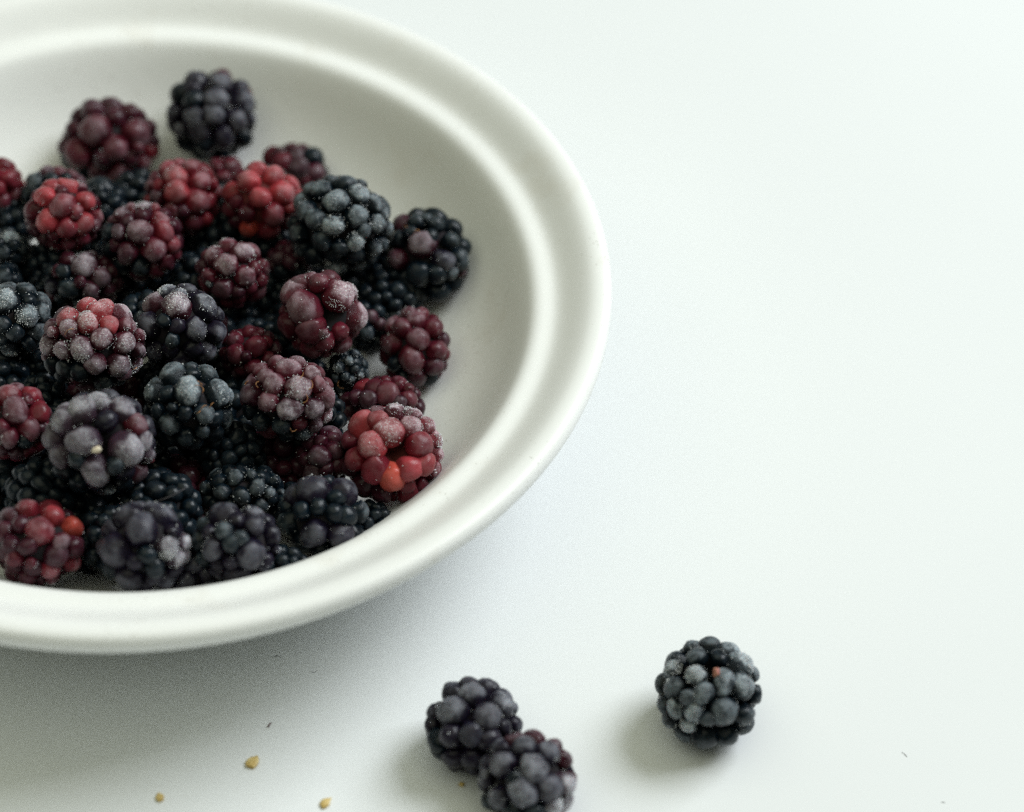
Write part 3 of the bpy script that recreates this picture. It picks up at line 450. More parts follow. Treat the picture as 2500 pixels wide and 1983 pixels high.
 '-159 -400 517 114 k6,39 -254 609 100 k6,124 202 336 100 k5,291 -368 305 86 k6,311 31 264 86 k4,113 -581 365 91 k5,-99 -280 -225 143 k4,0 -588 442 100 k3,-208 -489 279 100 k3,181 -402 512 100 k2,207 -376 -42 114 k2,-45 505 -87 137 k3,225 235 -416 148 k2,85 347 146 147 k2,-210 -305 56 137 k1,290 190 11 156 k2,46 545 -346 144 k2,-256 192 -335 157 k3,-90 278 -531 157 k3,-283 133 142 150 k2,-63 -68 -433 135 k2,191 -89 -325 154 k2,-314 -31 -96 153 k3,-113 -132 448 135 k1,-248 326 -39 148 k3,-126 166 334 135 k2,149 -126 409 138 k1,256 -182 148 149 k1,47 -460 175 143 k1,180 421 -71 141 k2,281 -197 -133 122 k3,105 417 -555 116 k2,-208 462 -364 112 k3,335 95 -197 112 k2,-147 347 157 113 k3,-279 -156 284 105 k1,74 130 -567 102 k2,360 -17 -5 102 k3,101 -327 -221 105 k3,310 294 -216 103 k2,-257 -33 -317 115 k2,236 445 -293 104 k2'),
('wine red unfrosted blackberry directly behind the orange red hollow one', (56.87, -17.74, 21.62), (9.8, 6.32, 9.0), None,
 '-454 249 275 205 r1,-162 -4 537 221 m1,24 373 364 158 m1,313 327 300 221 m2,103 -160 545 269 m2,-289 -332 527 205 p2,-735 -156 -90 190 p3,-584 -200 427 158 p1,574 -134 428 190 m2,549 190 405 126 m2,769 33 -3 190 p2,-772 17 77 174 p2,400 -341 537 158 p2,0 -4 -559 215 p0,486 238 -430 214 p0,-525 150 -450 202 p0,138 -510 253 186 p0,42 557 3 206 p0,-181 496 -466 195 p0,-152 -366 -185 213 p0,-467 -211 -377 181 p0,-560 396 -79 186 p0,-362 -458 142 186 p0,308 561 -256 188 p0,515 -255 -56 198 p0,265 -383 -257 189 p0,525 456 -37 182 p0,401 -110 -424 195 p0,105 362 -579 194 p0,-748 128 -245 158 p0,-309 550 -30 157 p0,-232 157 -638 141 p0,701 220 204 146 p0,-537 -400 -182 138 p0,-111 -268 -475 139 p0,-170 467 240 141 p0,445 -436 274 148 p0,-463 457 -361 167 p0,653 -9 -330 156 p0,697 339 -229 139 p0'),
('orange red hollow blackberry with sugary frost, leaning on the lower right wall', (60.77, -41.19, 31.55), (11.05, 10.75, 10.9), (1.57, -5.38, 6.74, 2.27),
 '-363 584 573 197 m4,7 631 591 227 m9,356 600 543 212 m8,-595 358 378 318 c4,-312 196 803 212 c4,-45 -110 807 288 c7,376 71 786 227 r7,635 445 384 242 r8,-875 117 181 212 m2,-381 -365 629 288 c5,-703 -443 259 242 r2,-288 -712 286 288 r2,65 -808 182 273 o2,412 -673 314 257 c2,681 -443 266 257 c2,595 -190 560 273 r3,836 264 207 212 r8,930 54 13 182 r7,917 -263 -89 151 r5,679 -449 -425 182 m2,395 -560 -510 242 r1,-127 -778 -392 212 p1,-531 -528 -425 242 p1,-854 -306 -201 182 p1,53 -266 -785 266 r3,43 817 -200 260 r2,473 363 -616 251 r3,-454 630 -271 287 r3,-744 264 -334 257 r2,780 -15 -371 249 r2,-24 522 -673 253 r2,552 578 -203 287 r2,-197 780 201 269 r2,-635 -143 -574 240 r3,298 778 197 243 r2,-357 179 -752 254 r2,400 -28 -774 229 r2,-352 -362 -732 206 r3,380 -724 -109 186 r1,39 139 -882 205 r2'),
('crimson blackberry cut by the left edge, beside the grey lilac one', (-20.14, -44.93, 37.63), (7.62, 8.22, 9.0), None,
 '-123 165 575 239 r4,-19 476 449 179 m4,257 422 292 254 r3,97 -215 566 269 m4,500 37 295 224 r1,587 289 54 134 m2,374 -415 286 224 m3,27 -645 238 194 m3,-176 -673 -59 149 p3,123 -629 -254 149 p2,-143 -572 447 149 m2,333 -608 98 149 k1,-439 -159 366 239 m3,592 -248 85 149 p1,109 434 -515 210 m0,-125 207 -648 186 m1,429 -250 -377 192 m0,-566 -45 -180 197 m0,415 367 -321 204 m0,-360 344 -398 219 m0,197 61 -640 191 m0,71 671 -133 184 m0,-266 -272 -509 192 m0,75 -354 -516 207 m0,-512 312 91 200 m1,576 -34 -140 200 m0,-225 589 95 208 m0,-360 -407 -76 187 m0,-379 328 421 165 m0,331 599 8 153 m1,-58 -89 -689 157 m1,-199 -537 -335 164 m0,-472 -5 -463 155 m1,-379 558 -165 153 m0,68 672 171 148 m1,-196 624 -350 140 m1,-628 27 164 136 m1,522 105 -402 150 m1,279 118 554 138 m1,332 -503 -298 151 m0,-486 -291 -322 148 m0'),
('grey lilac frosted blackberry with a pale bit of core showing, at lower left', (-0.13, -52.78, 41.58), (11.77, 10.89, 11.32), (2.55, -5.37, 6.75, 2.5),
 '-731 327 469 221 g5,-306 149 736 324 g7,-33 302 814 250 g7,429 291 702 265 g6,-667 -30 591 265 g6,-905 -137 166 250 g5,-199 -532 623 309 g6,748 64 548 235 m4,612 -453 362 324 g7,911 -139 308 206 g6,-692 -596 168 235 g4,44 -833 115 294 g5,1010 -175 -77 147 g5,-1001 48 277 132 g4,738 -333 -427 235 p3,846 -360 -462 118 r2,256 -804 -510 118 k4,-313 -831 380 177 k2,458 -808 261 177 k3,1043 -110 -283 82 r2,-703 -518 -293 235 k1,-355 -654 -489 235 k1,517 -498 -532 235 k1,-796 242 -303 291 n3,-67 817 182 284 n3,747 342 -343 282 n3,839 312 170 264 n2,311 739 -416 246 n2,-342 -32 -808 262 n3,359 109 -785 272 n3,453 648 323 285 n3,-409 414 -633 297 n2,-539 702 -98 257 n2,70 -418 -758 247 n3,-415 622 432 262 n2,88 653 595 224 n3,-84 779 -495 216 n3,130 524 -743 227 n2,583 -589 -127 209 n1,575 731 -114 215 n2,198 -109 798 211 n1,-756 -138 -534 227 n3,-31 185 -912 203 n2,-926 288 98 197 n3,16 -762 -355 187 n1'),
('dark wine blackberry tucked under the left side of the orange red hollow one', (45.99, -38.12, 25.52), (5.82, 6.13, 9.0), None,
 '61 303 250 261 p3,-78 -390 467 230 p3,211 -237 509 184 p2,-162 -493 119 215 p3,-295 -326 -191 153 p2,312 -352 193 215 p1,-356 338 -134 183 p1,-287 -3 401 195 p0,-273 27 -391 218 p0,103 -369 -207 222 p1,84 63 -556 183 p0,-44 557 -104 187 p0,406 50 -172 200 p1,347 52 303 186 p0,260 428 -253 201 p0,-109 449 -441 205 p1,-422 -8 35 204 p1,141 66 510 161 p1,-46 -209 -455 156 p1,-302 305 190 167 p1,341 351 38 161 p0,77 -593 282 154 p0,206 317 -549 144 p0,-387 -292 239 157 p1,289 -120 -403 145 p1,-91 -95 602 144 p0'),
('shiny black blackberry of many small beads, in the shaded hollow at lower centre', (29.03, -49.85, 25.47), (9.36, 5.74, 9.0), None,
 '-555 196 234 151 k4,-114 -132 591 166 k4,352 -278 532 181 k4,-348 -443 466 166 k3,65 -516 479 181 k3,619 -292 396 121 k5,456 -478 182 151 k3,203 -26 595 121 k2,818 -2 42 106 k4,-739 -82 153 151 k3,-185 -602 256 151 k2,167 -579 130 151 k2,-512 -456 55 151 k1,-142 555 -352 187 k2,382 95 336 189 k1,-533 -46 -351 204 k2,593 -15 -252 208 k2,206 556 -158 191 k2,670 265 -18 176 k1,-63 412 175 207 k1,-224 272 -554 205 k2,427 233 -477 182 k2,-622 252 -80 203 k2,402 376 150 191 k2,-179 -111 -472 191 k2,237 -325 -242 203 k2,174 472 -493 187 k2,-178 -368 -233 204 k1,105 146 -569 197 k2,-437 -102 368 177 k1,603 -165 87 177 k1,-325 476 -9 173 k1,355 -112 -428 153 k2,500 461 -209 168 k2,-668 -253 -65 165 k1,-490 421 -379 149 k1,-76 146 417 155 k1,-308 278 318 150 k1,657 264 -302 140 k2,-752 -5 -166 146 k1,109 -175 -462 149 k1,-567 219 -462 132 k2,654 156 251 141 k2,-74 -530 28 134 k1'),
('blue black blackberry with dimpled drupelets, left below the orange red hollow one', (47.5, -58.38, 29.4), (9.51, 8.32, 9.0), None,
 '-557 242 266 252 n3,-191 163 470 356 n3,366 377 298 297 n3,713 125 58 223 k4,-646 -185 -89 267 k3,-115 -594 134 282 n3,406 -494 73 267 n3,-400 -360 509 178 k0,280 -384 563 178 k0,535 -291 392 208 k1,-342 -444 -331 238 k2,48 -500 -413 208 k1,-758 40 113 178 k1,-225 288 -548 256 k1,241 461 -468 217 k0,148 -156 -615 224 k0,-573 76 -422 216 k0,-249 587 -231 228 k1,437 135 -528 216 k1,600 -225 -234 239 k0,-314 566 150 217 k0,116 639 7 237 k1,542 398 -177 238 k0,-586 404 -113 206 k1,-217 -139 -646 185 k1,280 4 569 181 k0,48 560 398 166 k0,338 -532 -308 168 k1,102 185 -683 181 k0,-61 -288 590 167 k1'),
('blue black blackberry at the near rim, left of the dimpled one', (30.69, -70.45, 32.91), (9.16, 8.0, 9.0), None,
 '-277 334 317 320 n3,287 375 421 218 n5,-642 192 254 175 k3,369 -17 574 204 n3,691 117 183 189 n3,-206 -242 643 175 k4,-391 -473 317 218 n3,327 -459 242 291 n3,-35 -484 546 175 k2,573 -234 -252 218 n3,41 -409 -326 320 n2,-314 -490 -339 175 n3,801 -34 -117 102 n5,157 -387 630 145 k2,-622 -329 -168 175 k2,-738 -64 60 175 k2,-511 452 -183 195 n2,220 387 -521 221 n1,-191 428 -510 215 n2,604 373 -116 192 n1,-204 -103 -620 201 n1,153 628 31 217 n1,518 119 -415 228 n2,232 -61 -624 193 n1,-625 108 -345 191 n2,-189 644 -138 193 n1,59 628 -367 169 n2,557 413 185 168 n1,-489 -236 -453 168 n1,10 62 592 181 n1,-520 -114 394 162 n1,360 582 -273 164 n2,-400 184 -588 163 n2,-315 -579 -31 144 n1,-724 226 0 150 n2,-60 170 -693 167 n1,-396 594 46 149 n1,-31 -642 170 146 n1'),
('charcoal blackberry with a white frost clump on its right, at the near rim', (11.71, -73.7, 33.38), (9.55, 9.32, 9.44), None,
 '-334 382 390 318 n3,243 472 356 318 n4,12 -102 634 318 n3,-651 198 298 217 n3,-459 -366 274 318 n3,719 151 6 232 g8,548 -319 415 203 g8,706 -324 125 174 g8,-127 587 525 145 n3,-191 -621 -200 275 n3,453 -399 -397 232 n3,-676 262 361 145 k2,-553 -418 -225 232 k1,191 -589 475 174 k1,326 -656 169 203 k1,805 -88 -103 145 g6,-662 -3 -365 206 n2,449 -9 -602 204 n2,471 387 -416 222 n2,-501 348 -434 212 n1,-126 620 -382 217 n1,87 146 -729 204 n1,-19 -231 -705 207 n1,-310 31 -643 243 n2,-376 640 -63 210 n1,-645 363 -56 220 n1,10 715 -2 238 n1,506 554 -51 206 n1,-281 -417 -569 190 n2,-772 -59 -17 190 n2,227 666 -303 189 n2,44 -585 -497 176 n1,583 109 379 175 n1,-133 387 -657 180 n2,-57 -648 304 160 n1,681 -36 -371 183 n2,690 -373 -155 157 n1,162 535 -567 157 n1,-66 716 322 157 n2,268 -642 -170 158 n1'),
('red and orange blackberry at the near rim in the lower left corner of the pile', (-11.06, -72.09, 30.41), (10.05, 8.74, 9.37), None,
 '-569 268 353 233 p3,-233 415 499 218 r4,202 518 394 233 r1,336 220 606 204 c1,154 -204 636 262 r3,679 248 253 218 o1,743 357 152 146 c1,565 -324 465 175 m4,-606 -121 414 233 p2,488 -488 249 233 p2,717 -222 -272 175 r4,379 -656 -12 175 r3,-316 -654 272 175 m1,25 -780 279 102 m1,332 -504 -461 146 m2,-50 -553 538 175 p1,-416 -484 461 175 p1,-763 -291 -61 175 p1,-107 -667 -278 175 p1,-397 -432 -432 203 p0,393 596 -204 215 p0,-295 652 -37 218 p0,462 -12 -576 208 p0,-622 425 -17 217 p0,630 253 -314 238 p0,-173 554 -434 228 p0,-387 226 -593 216 p0,30 -69 -698 219 p0,64 348 -645 211 p0,-769 45 -168 213 p0,767 -124 80 219 p0,-584 -117 -453 223 p0,-275 -51 615 178 p0,-519 481 -362 173 p0,468 564 145 201 p0,70 -491 -526 173 p0,41 709 -154 207 p0,384 419 -526 186 p0,-101 663 250 189 p0,44 -660 46 180 p0,-551 -468 165 158 p0,166 603 -468 168 p0,291 -263 -635 166 p0,-377 -567 -107 173 p0,-324 -109 -677 174 p0,-804 -38 144 182 p0,-419 565 269 169 p0,-692 258 -374 158 p0'),
('nearly black blackberry in deep shadow under the big teal black one', (46.27, 26.08, 20.86), (7.17, 6.27, 9.0), None,
 '159 -434 507 179 k1,-206 -333 500 209 k1,-3 -595 237 179 k2,-408 -409 144 179 k1,125 371 286 190 k0,-56 584 -218 187 k0,-333 135 383 180 k0,288 85 -522 165 k0,6 -164 -494 175 k0,422 -272 -145 185 k0,-398 -127 -361 165 k0,569 35 32 163 k0,72 448 -509 191 k0,-221 242 -551 184 k0,208 49 498 194 k0,431 -384 214 166 k0,-174 442 195 168 k0,-515 -100 241 172 k0,499 174 -283 164 k0,-89 -461 -170 191 k0,282 504 -96 184 k0,-326 456 -84 192 k0,-498 216 56 179 k0,-522 -141 -85 184 k0,232 -512 20 178 k0,-498 184 -277 169 k0,454 271 148 167 k0,450 -123 358 180 k0,51 168 -635 145 k0,-86 -14 604 139 k0,145 -363 -343 140 k0,385 424 -364 142 k0,-38 257 473 128 k0,-364 421 -432 127 k0,256 -576 274 128 k0,107 -174 644 130 k0,-390 -355 -201 133 k0,462 -71 -335 142 k0,179 609 -335 123 k0,20 581 45 137 k0,-174 -27 -587 124 k0'),
('dark blackberry with a white frosty tip at the left edge, below the small red one', (-33.59, 15.96, 29.94), (4.31, 3.5, 9.0), None,
 '35 -17 312 216 k7,234 104 109 189 k3,-27 -483 411 162 k3,-203 -65 273 189 k5,171 -376 183 162 k0,0 374 -522 149 k2,-6 -256 -86 173 k2,-167 390 -228 167 k1,252 305 -293 148 k2,102 -58 -281 155 k2,-235 114 -301 166 k1,-40 290 44 166 k1,-231 -353 242 149 k2,-303 -6 -43 174 k1,175 -287 441 149 k1,302 -153 225 138 k2,-160 -259 469 125 k1,108 450 -182 125 k2,275 -152 -44 138 k2,301 58 -180 139 k1,-18 140 -466 126 k2,188 334 -25 111 k1,-257 221 29 112 k2,-248 -256 -3 120 k1,-207 349 -455 113 k1,139 501 -374 112 k2,-145 -103 -260 119 k2,-42 -459 150 111 k1'),
('small dark teal blackberry at the left edge, just above the teal black frosted one', (-33.68, 6.61, 29.89), (4.0, 3.2, 9.0), None,
 '99 -296 401 213 k3,106 172 110 187 k3,-160 -49 270 187 k3,288 -157 177 133 k1,199 332 -225 167 k0,-168 -349 148 153 k1,-289 87 -108 149 k1,178 -181 -69 155 k1,-46 321 -496 151 k1,-63 413 -187 154 k0,-136 33 -313 153 k1,-212 -173 -68 144 k1,152 37 -297 154 k0,-249 278 -302 130 k1,104 -377 100 121 k1,-171 192 89 130 k0,303 114 -138 122 k1,159 -22 316 125 k0,-162 -446 389 122 k0,100 494 -381 123 k1,4 -117 -251 107 k0,-20 -295 -53 111 k0,322 -11 25 111 k1'),
('dark violet loose blackberry on the table, the further one of the touching pair', (82.67, -96.17, 9.5), (9.85, 9.93, 9.89), None,
 '-147 632 477 199 n3,-436 501 383 238 n3,192 610 457 218 n3,-58 199 719 258 n5,326 604 455 179 n3,-390 -95 585 298 n5,507 171 492 278 n6,266 -225 639 278 n5,535 457 345 218 n4,731 325 249 159 n5,-790 163 142 179 n3,796 55 49 199 n3,-834 -58 -17 159 n2,-23 -563 507 246 n2,-413 -541 365 230 n1,-648 -402 -23 238 k0,335 -572 396 230 n1,-576 -417 -281 238 k0,-349 -675 -146 230 n1,47 -773 6 230 n1,272 583 -375 260 n1,28 47 -758 245 n0,-634 417 -186 219 n0,-30 785 -15 218 n1,-69 -380 -648 253 n0,636 -144 -402 237 n1,-434 160 -587 256 n0,-119 465 -606 230 n0,417 -523 -360 246 n0,606 479 -113 220 n0,541 232 -509 224 n1,-307 665 -273 221 n1,586 -355 15 216 n0,304 738 128 193 n1,-748 -3 -308 189 n1,89 -667 -469 183 n1,222 356 -702 183 n0,301 -278 -702 190 n1,-491 -240 -596 192 n0,-442 674 60 194 n0,-296 -607 -471 178 n0,605 -249 369 169 n1,-277 -115 -771 174 n1'),
('dark violet loose blackberry on the table, the nearer of the touching pair, frosted at right', (94.61, -109.21, 9.7), (10.07, 10.15, 10.11), None,
 '-298 597 428 234 p3,79 640 463 234 p2,-556 459 325 234 n4,-108 244 747 234 n4,363 222 667 234 n4,-473 -85 604 254 n5,89 -201 702 293 n5,480 559 417 176 p3,672 379 294 195 p3,-822 -145 213 156 n4,-793 234 167 176 n4,-96 -549 480 293 n5,-526 -579 202 215 n4,402 -445 455 273 n4,714 -197 269 234 g8,700 -362 -36 234 g8,857 47 68 156 p4,-734 -374 -254 156 k3,505 -639 143 195 g8,743 -375 -228 156 m3,-218 -760 30 234 k2,166 -769 90 234 k2,-267 -447 713 137 k1,58 751 -146 260 n2,517 235 -509 263 n2,-251 221 -708 243 n3,-520 528 -249 242 n3,-741 82 -252 235 n3,-269 -586 -421 257 n2,324 -598 -357 260 n2,345 -215 -652 259 n3,58 542 -590 221 n2,-525 -92 -568 245 n3,450 660 -31 224 n2,-179 -182 -766 218 n3,722 331 -60 225 n2,198 159 -796 187 n2,-395 723 47 198 n3,-570 289 -532 189 n3,704 -95 -413 200 n3,53 -488 -701 168 n2'),
('loose teal black blackberry lying by itself on the table, with a pinkish stem scar', (131.97, -84.39, 10.79), (11.08, 11.4, 11.24), (-1.36, 0.2, 9.11, 2.22),
 '-373 700 513 201 k4,-36 715 560 242 k4,349 633 543 242 k7,-329 240 850 201 k4,-694 476 306 242 k4,-774 149 492 201 k8,540 274 609 282 k9,827 299 345 181 k6,-909 151 34 201 k4,-713 -271 494 222 k4,-329 -230 845 201 k8,-178 -541 717 222 k5,211 -329 807 242 k6,572 -229 618 262 k7,914 -19 110 201 k3,230 -709 427 282 k5,-881 -327 -50 181 k4,-665 -608 221 201 k7,-324 -781 396 201 k8,705 -564 118 222 k3,-737 -445 -398 181 k7,-411 -644 -515 222 k4,-44 -781 -379 282 k2,399 -715 -385 242 k2,-91 -756 -563 201 k1,-412 -878 84 161 k8,-463 -575 598 181 k4,-43 -904 362 161 k3,693 -99 -544 248 k3,8 -178 -884 245 k3,599 557 -275 272 k4,117 858 115 274 k4,-514 541 -435 272 k4,-409 137 -764 262 k4,291 473 -660 277 k4,-366 768 79 291 k3,-62 747 -410 287 k4,-755 118 -437 249 k4,361 52 -824 240 k4,311 -414 -782 208 k3,526 725 110 235 k4,717 -448 -313 234 k3,837 174 -273 229 k3,-597 -213 -658 222 k3,-33 209 -898 217 k3,120 298 813 185 k1,-168 515 -769 195 k4,-704 608 -77 198 k4'),
('black blackberry wedged low between the charcoal and blue black ones at the near rim', (21.51, -71.54, 22.96), (7.07, 6.48, 9.0), None,  # extra berry added to darken a pale gap of bowl
 '511 -211 265 147 n4,66 -268 606 177 n2,365 -446 213 177 n2,-51 -528 452 177 n2,-107 -570 -20 164 n0,-420 -87 371 191 n0,332 -285 -261 189 n1,40 -53 -571 168 n0,504 89 145 195 n0,-97 397 -539 191 n0,485 296 -139 172 n1,-398 389 -52 189 n1,352 99 -468 177 n1,-168 235 411 194 n0,-545 -1 86 176 n0,527 -2 -204 163 n0,265 20 490 194 n1,-447 -208 -233 168 n0,112 578 -366 163 n0,-468 150 -335 171 n0,-404 -426 155 168 n0,299 373 211 182 n0,1 545 30 197 n1,-166 575 -246 175 n1,-248 62 -538 179 n0,-62 -430 -274 174 n0,-186 -54 577 163 n0,-318 -390 432 170 n0,256 389 -510 157 n1,175 -516 -152 138 n0,-446 198 269 146 n0,117 -628 225 139 n0,312 -368 497 144 n1,-200 459 219 143 n0,-236 -201 -467 143 n1,335 517 -77 142 n1,-392 410 -385 131 n0,-336 -444 -150 131 n0,101 330 416 139 n1,-221 -606 269 125 n0,532 -224 -23 145 n0,25 185 -666 126 n1,279 -149 -486 128 n1,347 509 -305 130 n0'),
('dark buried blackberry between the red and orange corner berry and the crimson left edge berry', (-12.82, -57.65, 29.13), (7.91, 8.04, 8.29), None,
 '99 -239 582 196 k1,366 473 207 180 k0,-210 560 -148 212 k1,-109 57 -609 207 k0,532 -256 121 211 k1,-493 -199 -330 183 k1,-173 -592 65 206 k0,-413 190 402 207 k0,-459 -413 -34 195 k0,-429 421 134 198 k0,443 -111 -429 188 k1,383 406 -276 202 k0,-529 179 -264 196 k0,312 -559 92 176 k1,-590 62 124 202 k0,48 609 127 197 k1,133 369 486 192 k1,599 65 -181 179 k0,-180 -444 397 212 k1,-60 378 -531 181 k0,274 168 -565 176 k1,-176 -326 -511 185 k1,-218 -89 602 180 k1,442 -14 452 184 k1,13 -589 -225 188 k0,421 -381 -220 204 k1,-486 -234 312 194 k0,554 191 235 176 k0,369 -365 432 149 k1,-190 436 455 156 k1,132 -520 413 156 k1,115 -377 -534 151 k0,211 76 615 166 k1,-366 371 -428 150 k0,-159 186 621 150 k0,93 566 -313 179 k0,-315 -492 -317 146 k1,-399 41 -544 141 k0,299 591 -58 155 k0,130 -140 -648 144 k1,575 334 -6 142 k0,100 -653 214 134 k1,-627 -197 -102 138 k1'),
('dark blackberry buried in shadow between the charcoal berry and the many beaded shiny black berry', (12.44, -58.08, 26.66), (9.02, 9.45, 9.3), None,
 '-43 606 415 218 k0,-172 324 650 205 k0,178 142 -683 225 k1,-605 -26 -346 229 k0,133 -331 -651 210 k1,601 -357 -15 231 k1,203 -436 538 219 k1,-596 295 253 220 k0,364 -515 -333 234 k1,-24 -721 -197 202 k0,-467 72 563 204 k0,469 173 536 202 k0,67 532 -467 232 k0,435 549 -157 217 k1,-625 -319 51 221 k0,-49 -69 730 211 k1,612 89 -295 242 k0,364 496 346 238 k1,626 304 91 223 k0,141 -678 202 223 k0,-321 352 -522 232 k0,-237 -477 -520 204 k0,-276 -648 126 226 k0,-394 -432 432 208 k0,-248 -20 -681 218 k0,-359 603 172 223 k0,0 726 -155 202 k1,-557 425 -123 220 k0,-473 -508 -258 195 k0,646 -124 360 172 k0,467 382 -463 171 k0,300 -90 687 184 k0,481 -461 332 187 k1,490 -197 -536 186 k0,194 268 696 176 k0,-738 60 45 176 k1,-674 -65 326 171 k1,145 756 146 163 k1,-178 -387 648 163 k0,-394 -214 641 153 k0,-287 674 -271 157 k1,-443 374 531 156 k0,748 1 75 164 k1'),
('dark buried berry between many beaded shiny black berry and orange haired grey black berry', (25.36, -39.56, 26.63), (7.75, 6.94, 7.23), None,
 '306 331 351 160 k1,473 291 -224 160 k1,370 -398 179 175 k0,543 197 183 158 k1,-200 493 125 176 k1,-116 -374 -376 174 k0,179 445 -309 167 k1,574 -81 -60 188 k0,-504 4 294 175 k1,-390 -405 12 188 k1,145 -45 521 189 k0,-167 341 387 174 k0,-335 411 -166 190 k0,68 186 -529 166 k1,-264 -128 470 184 k1,-508 -48 -265 190 k1,277 -104 -458 186 k0,23 -445 325 184 k1,477 -141 321 168 k1,-49 537 -148 170 k0,294 483 61 167 k1,-212 -64 -509 176 k1,165 -538 8 162 k1,335 -348 -282 170 k1,-274 247 -432 176 k1,-568 178 64 167 k0,-588 -167 47 159 k1,-120 -540 -86 162 k1,-473 -287 271 141 k1,-115 109 557 138 k1,78 297 484 140 k0,-35 -267 530 136 k0,88 515 240 139 k1,497 83 -360 134 k0,115 -495 -253 145 k0,-499 228 -292 137 k1,-197 -533 172 139 k1,249 -327 440 137 k1,-390 -326 -301 150 k0,426 100 424 137 k1,37 -96 -582 125 k0,-333 156 470 131 k0,331 294 -424 129 k0,-427 370 238 120 k0,507 -150 -330 123 k1,132 -331 -463 126 k1,-58 417 -429 131 k0,489 -383 -72 120 k1,-298 -417 346 123 k1'),
('dark blackberry buried in shadow between the charcoal berry and the red and orange corner berry', (3.0, -66.45, 26.76), (6.82, 7.36, 7.08), None,
 '171 -342 -436 157 k0,501 134 20 181 k1,456 98 -278 163 k1,-381 125 357 182 k1,-277 465 -119 164 k1,370 -379 132 167 k1,491 -206 -121 160 k0,-515 9 -27 184 k0,-460 -242 142 164 k1,-25 -519 -198 181 k0,408 134 353 155 k0,-341 -395 -160 173 k1,134 454 315 167 k0,-245 -261 408 173 k0,80 100 -555 155 k0,-266 412 304 155 k1,214 375 -328 173 k1,161 -161 511 160 k0,-289 31 -459 174 k0,21 -515 222 159 k0,490 -102 221 153 k1,159 540 -67 156 k0,378 358 203 156 k1,-83 444 -324 162 k0,-151 -309 -431 184 k0,15 222 503 187 k0,310 -446 -162 160 k1,-448 220 -230 154 k1,-99 -23 581 136 k0,-236 -524 76 138 k0,-73 567 123 148 k0,319 -90 -474 144 k0,-465 337 78 130 k0,357 -250 369 137 k0,-441 -161 -299 152 k1,-17 -386 435 134 k1,418 347 -161 138 k0,-126 272 -508 126 k0,74 -182 -583 118 k0,-309 268 -426 118 k0,255 113 528 125 k1,393 -282 -358 119 k1'),
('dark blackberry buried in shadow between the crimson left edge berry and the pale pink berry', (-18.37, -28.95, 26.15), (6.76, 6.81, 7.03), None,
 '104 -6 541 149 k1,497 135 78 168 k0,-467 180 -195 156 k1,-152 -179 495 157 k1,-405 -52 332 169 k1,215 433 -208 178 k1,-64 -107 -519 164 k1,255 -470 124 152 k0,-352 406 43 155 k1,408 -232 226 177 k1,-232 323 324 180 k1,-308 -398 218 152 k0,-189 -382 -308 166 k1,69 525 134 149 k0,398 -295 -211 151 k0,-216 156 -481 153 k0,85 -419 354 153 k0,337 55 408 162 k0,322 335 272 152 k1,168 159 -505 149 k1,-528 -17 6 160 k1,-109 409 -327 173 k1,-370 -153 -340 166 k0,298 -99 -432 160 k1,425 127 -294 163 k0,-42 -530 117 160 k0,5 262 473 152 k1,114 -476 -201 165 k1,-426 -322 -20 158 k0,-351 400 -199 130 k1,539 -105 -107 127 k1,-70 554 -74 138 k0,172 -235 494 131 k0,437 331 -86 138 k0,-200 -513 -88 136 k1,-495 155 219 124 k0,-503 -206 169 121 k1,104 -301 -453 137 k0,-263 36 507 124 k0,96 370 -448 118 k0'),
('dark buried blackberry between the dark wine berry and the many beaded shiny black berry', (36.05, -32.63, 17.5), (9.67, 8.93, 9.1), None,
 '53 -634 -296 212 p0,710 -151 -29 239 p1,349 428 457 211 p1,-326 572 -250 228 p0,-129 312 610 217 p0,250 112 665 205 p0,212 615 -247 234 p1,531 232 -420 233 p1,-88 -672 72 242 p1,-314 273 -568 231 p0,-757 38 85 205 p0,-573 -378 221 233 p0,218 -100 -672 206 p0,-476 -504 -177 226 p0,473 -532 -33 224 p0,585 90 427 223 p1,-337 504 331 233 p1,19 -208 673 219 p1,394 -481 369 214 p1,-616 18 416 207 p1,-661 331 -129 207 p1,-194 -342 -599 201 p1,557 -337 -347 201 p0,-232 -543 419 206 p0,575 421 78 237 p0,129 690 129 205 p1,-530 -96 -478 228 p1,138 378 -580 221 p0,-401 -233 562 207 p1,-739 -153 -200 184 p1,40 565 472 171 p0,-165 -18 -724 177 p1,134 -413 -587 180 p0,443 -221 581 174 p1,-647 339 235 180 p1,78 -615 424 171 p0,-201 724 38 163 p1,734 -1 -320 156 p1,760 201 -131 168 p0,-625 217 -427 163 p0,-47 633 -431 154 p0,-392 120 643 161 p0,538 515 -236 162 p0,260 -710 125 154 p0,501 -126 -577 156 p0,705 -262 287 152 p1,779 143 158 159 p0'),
('dark buried berry between berry with one greyish purple drupelet and small red frosted berry', (-24.28, 16.17, 24.68), (7.19, 6.86, 7.01), None,
